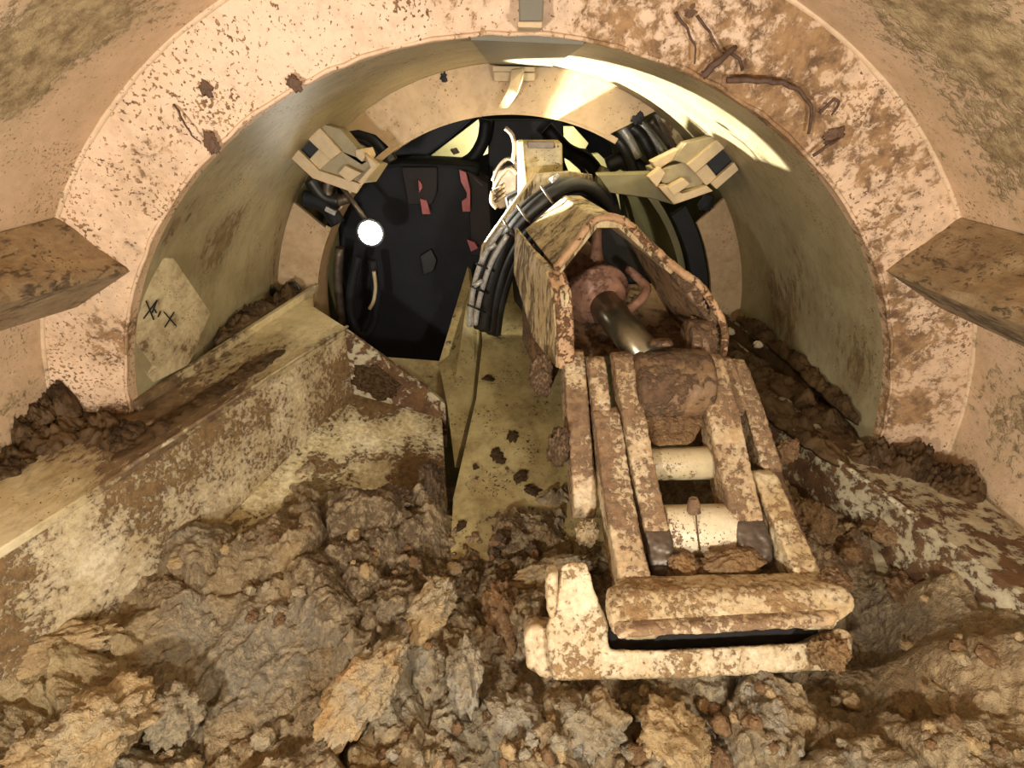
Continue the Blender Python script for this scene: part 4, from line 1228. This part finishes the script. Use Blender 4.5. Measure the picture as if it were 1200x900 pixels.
# loose small clods over the crumbly parts
rnd = random.Random(4)
small = {m: [clod_mesh('small_clod', 100 + k + 10 * i, 3, 0.85, 0.35, 0.3) for k in range(3)] for i, m in enumerate(('clod_brown', 'clod_tan', 'clod_dark', 'clod_grey'))}
for m in small:
    for me_ in small[m]:
        me_.materials.append(M[m])
spots = []
regions = [((230, 620, 620, 740), 44, ('clod_brown', 'clod_brown', 'clod_tan'), 'the dark crumbly muck left of the chute foot'),
           ((20, 860, 330, 900), 26, ('clod_tan', 'clod_tan', 'clod_brown'), 'the muck at the bottom left'),
           ((330, 860, 700, 900), 26, ('clod_grey', 'clod_brown', 'clod_tan'), 'the muck at the bottom centre'),
           ((640, 805, 1000, 895), 46, ('clod_grey', 'clod_tan', 'clod_brown'), 'the muck below the digging frame'),
           ((960, 600, 1195, 720), 40, ('clod_brown', 'clod_tan', 'clod_brown'), 'the muck right of the upper bar'),
           ((500, 720, 640, 860), 22, ('clod_brown', 'clod_grey'), 'the muck left of the digging frame'),
           ((1060, 740, 1195, 890), 22, ('clod_tan', 'clod_brown'), 'the slope at the lower right'),
           ((560, 630, 690, 680), 20, ('clod_dark', 'clod_dark', 'clod_brown'), 'the muck at the chute foot')]
WORD = {'clod_brown': 'brown', 'clod_tan': 'tan', 'clod_dark': 'dark brown', 'clod_grey': 'grey'}
for (x0, y0, x1, y1), cnt, mats, where in regions:
    for k in range(cnt):
        px_, py_ = rnd.uniform(x0, x1), rnd.uniform(y0, y1)
        p = atZ(px_, py_, -0.25)
        for _ in range(4):
            p = atZ(px_, py_, ground(p.x, p.y))
        if math.hypot(p.x, p.z) > R0 - 0.04:
            continue
        m = rnd.choice(mats)
        s = rnd.uniform(0.008, 0.022) * (1.5 if rnd.random() < 0.2 else 1)
        clod('small_clod', 0, 0, 0, (s * rnd.uniform(.8, 1.4), s * rnd.uniform(.8, 1.4), s), (rnd.uniform(0, 6), rnd.uniform(0, 6), rnd.uniform(0, 6)), 0, m,
             'small loose %s clod on %s' % (WORD[m], where), 'clay clod', '%s small clods on %s' % (WORD[m], where), mesh=rnd.choice(small[m]), loc=p + Vector((0, 0, s * 0.4)))

# mud flecks on the chute
fm = [clod_mesh('mud_fleck', 200 + k, 4, 0.5, 0.55, 0.5) for k in range(4)]
for me_ in fm:
    me_.materials.append(M['mudclump'])
fl_ = [((573, 444), 14, 'mud fleck highest up on the chute'), ((582, 534), 14, 'dark mud fleck in the middle left of the chute'), ((601, 512), 13, 'dark mud fleck right of the middle of the chute'), ((587, 540), 10, 'small mud fleck touching the middle left one on the chute'),
       ((557, 548), 6, 'tiny mud fleck near the left edge of the chute'), ((610, 560), 14, 'dark mud fleck low on the right of the chute'), ((624, 575), 14, 'dark mud fleck lowest on the right of the chute'), ((541, 617), 9, 'mud fleck at the bottom left of the chute')]
for k, ((x, y), s, lb_) in enumerate(fl_):
    sc = s / F * 2.2 * 0.6
    clod('mud_fleck', 0, 0, 0, (sc, sc * 1.3, 0.014), (math.atan2((cbk - cfr).z, (cbk - cfr).y), 0, rnd.uniform(0, 6)), 0, 'mudclump', lb_, 'mud fleck', 'mud flecks on the chute', mesh=fm[k % 4], loc=onP(x, y, cbk, cn) + Vector((0, 0, 0.005)))

# splats and clumps on the ring and bulkhead
def ring_pt(px, py, lift=0.004):
    d = ray(px, py)
    best = CAM + d * ((1.735) / d.y)
    return best + Vector((0, -lift, 0))


for k, (x, y, s, lb_) in enumerate([
        (205, 95, 11, 'dark mud splat on the upper left ring, left of a pair'), (238, 99, 11, 'dark mud splat on the upper left ring, right of a pair'), (195, 112, 8, 'small dark splat below the pair on the upper left ring'),
        (249, 169, 10, 'dark mud splat touching the rim at upper left'), (88, 102, 5, 'single dark mud speck on the upper left skin'), (345, 98, 8, 'flat mud splat on the rim at top left'),
        (812, 10, 9, 'dark mud clump hanging near the top right roots'),
        (975, 160, 10, 'mud splat right of the curved root end')]):
    p = ring_pt(x, y)
    sc = s / F * 1.75
    clod('mud_splat', 0, 0, 0, (sc, 0.006, sc * rnd.uniform(0.5, 0.9)), (0, rnd.uniform(0, 3), 0), 0, 'splat', lb_, 'mud splat', mesh=fm[k % 4].copy(), loc=p)
    bpy.context.scene.collection.objects[-1].data.materials.clear()
    bpy.context.scene.collection.objects[-1].data.materials.append(M['splat'])
for x, y, s, lb_ in ((748, 139, 6, 'black spot of mud on the top bulkhead plate near its right end'), (520, 91, 4, 'black bolt hole spot on the top bulkhead plate at left'), (827, 239, 9, 'black mud blot beside the right bracket')):
    sc = s / F * 3
    clod('mud_spot', 0, 0, 0, (sc, 0.006, sc), (0, rnd.uniform(0, 3), 0), 0, 'black', lb_, 'mud spot', mesh=None, sub=3, seed=int(x)) if False else None
    me_ = fm[int(x) % 4].copy()
    me_.materials.clear()
    me_.materials.append(M['black'])
    clod('mud_spot', 0, 0, 0, (sc, 0.006, sc), (0, rnd.uniform(0, 3), 0), 0, 'black', lb_, 'mud spot', mesh=me_, loc=atY(x, y, Y2 - 0.002))

# cable tangle by the left rail, pale scraps on the right rail
ct = empty('cable_tangle', atY(335, 345, 3.1), 'black cable tangle lying on the rear of the left rail', 'cables')
for p_ in (((320, 352), (322, 338), (330, 345), (338, 340), (348, 346)), ((325, 348), (335, 334), (346, 332), (352, 340)), ((318, 346), (319, 334))):
    tube('cable', PY(3.12, p_), 0.010, 'rubber', ct, 8, 5)
tube('pipe', [atY(245, 395, 2.45), atY(290, 370, 2.7), atY(352, 346, 3.08)], 0.018, 'rubber', ct, 10, 4)
for x, y, Y_, lb_ in ((856, 388, 2.98, 'white scrap beside the rear end of the right rail'), (889, 404, 2.72, 'larger white scrap on the right rail')):
    me_ = clod_mesh('white_scrap', int(x), 3, 0.6, 0.4, 0.3)
    me_.materials.append(M['pin'])
    clod('white_scrap', 0, 0, 0, (0.03, 0.02, 0.022), (0.3, 0.4, 0.2), 0, 'pin', lb_, 'scrap', mesh=me_, loc=atY(x, y, Y_))

# roots caught in the mud on the upper right ring
def root_(pts, rad, label):
    e = empty('root', ring_pt(*pts[0]), label, 'root')
    n_ = len(pts)
    P = [ring_pt(x, y, 0.015 + 0.02 * math.sin(3.0 * i / (n_ - 1))) for i, (x, y) in enumerate(pts)]
    P = catmull(P, 6)
    P = [p + Vector((noise.noise(p * 40), 0, noise.noise(p * 40 + Vector((9, 0, 0))))) * 0.006 for p in P]
    tube('stem', P, [rad * (1 - 0.5 * i / len(P)) for i in range(len(P))], 'root', e, 8)
    return e


e = root_([(822, 88), (838, 72), (860, 55)], 0.0115, 'thick broken root on the upper right ring')
tube('twig', [ring_pt(852, 62, .02), ring_pt(862, 70, .03), ring_pt(867, 82, .02)], 0.005, 'root', e, 6)
root_([(850, 95), (880, 95), (910, 98), (935, 112), (945, 130), (944, 155)], 0.008, 'long curved root on the upper right ring')
root_([(790, 15), (803, 40), (810, 58), (812, 75)], 0.004, 'thin root hanging down near the dark clump at top right')
root_([(815, 20), (828, 40), (836, 58), (845, 64)], 0.004, 'thin root running from the dark clump to the thick root')
root_([(950, 182), (965, 168), (980, 162)], 0.005, 'short bent root near the rim right of the curved root')
root_([(207, 122), (222, 142), (232, 158), (238, 165)], 0.0035, 'thin looped straw on the upper left ring')
root_([(956, 132), (968, 118), (975, 122), (970, 134)], 0.005, 'small curled bark piece right of the curved root')

# crusty relief on the arm's steel
for o in list(arm.children) + list(ubo.children) + list(lfo.children):
    if o.name.split('.')[0] not in ('piston_rod', 'white_pin', 'boom_box', 'pin_bolt', 'pin_seam', 'cylinder_gland', 'oil_pipe', 'cross_pin', 'grease_nipple', 'roof_plate', 'ridge_plate'):
        gritty(o, 0.006, 0.005 if o.name.split('.')[0] in ('cheek_plate', 'side_wall', 'head_floor') else 0.009)
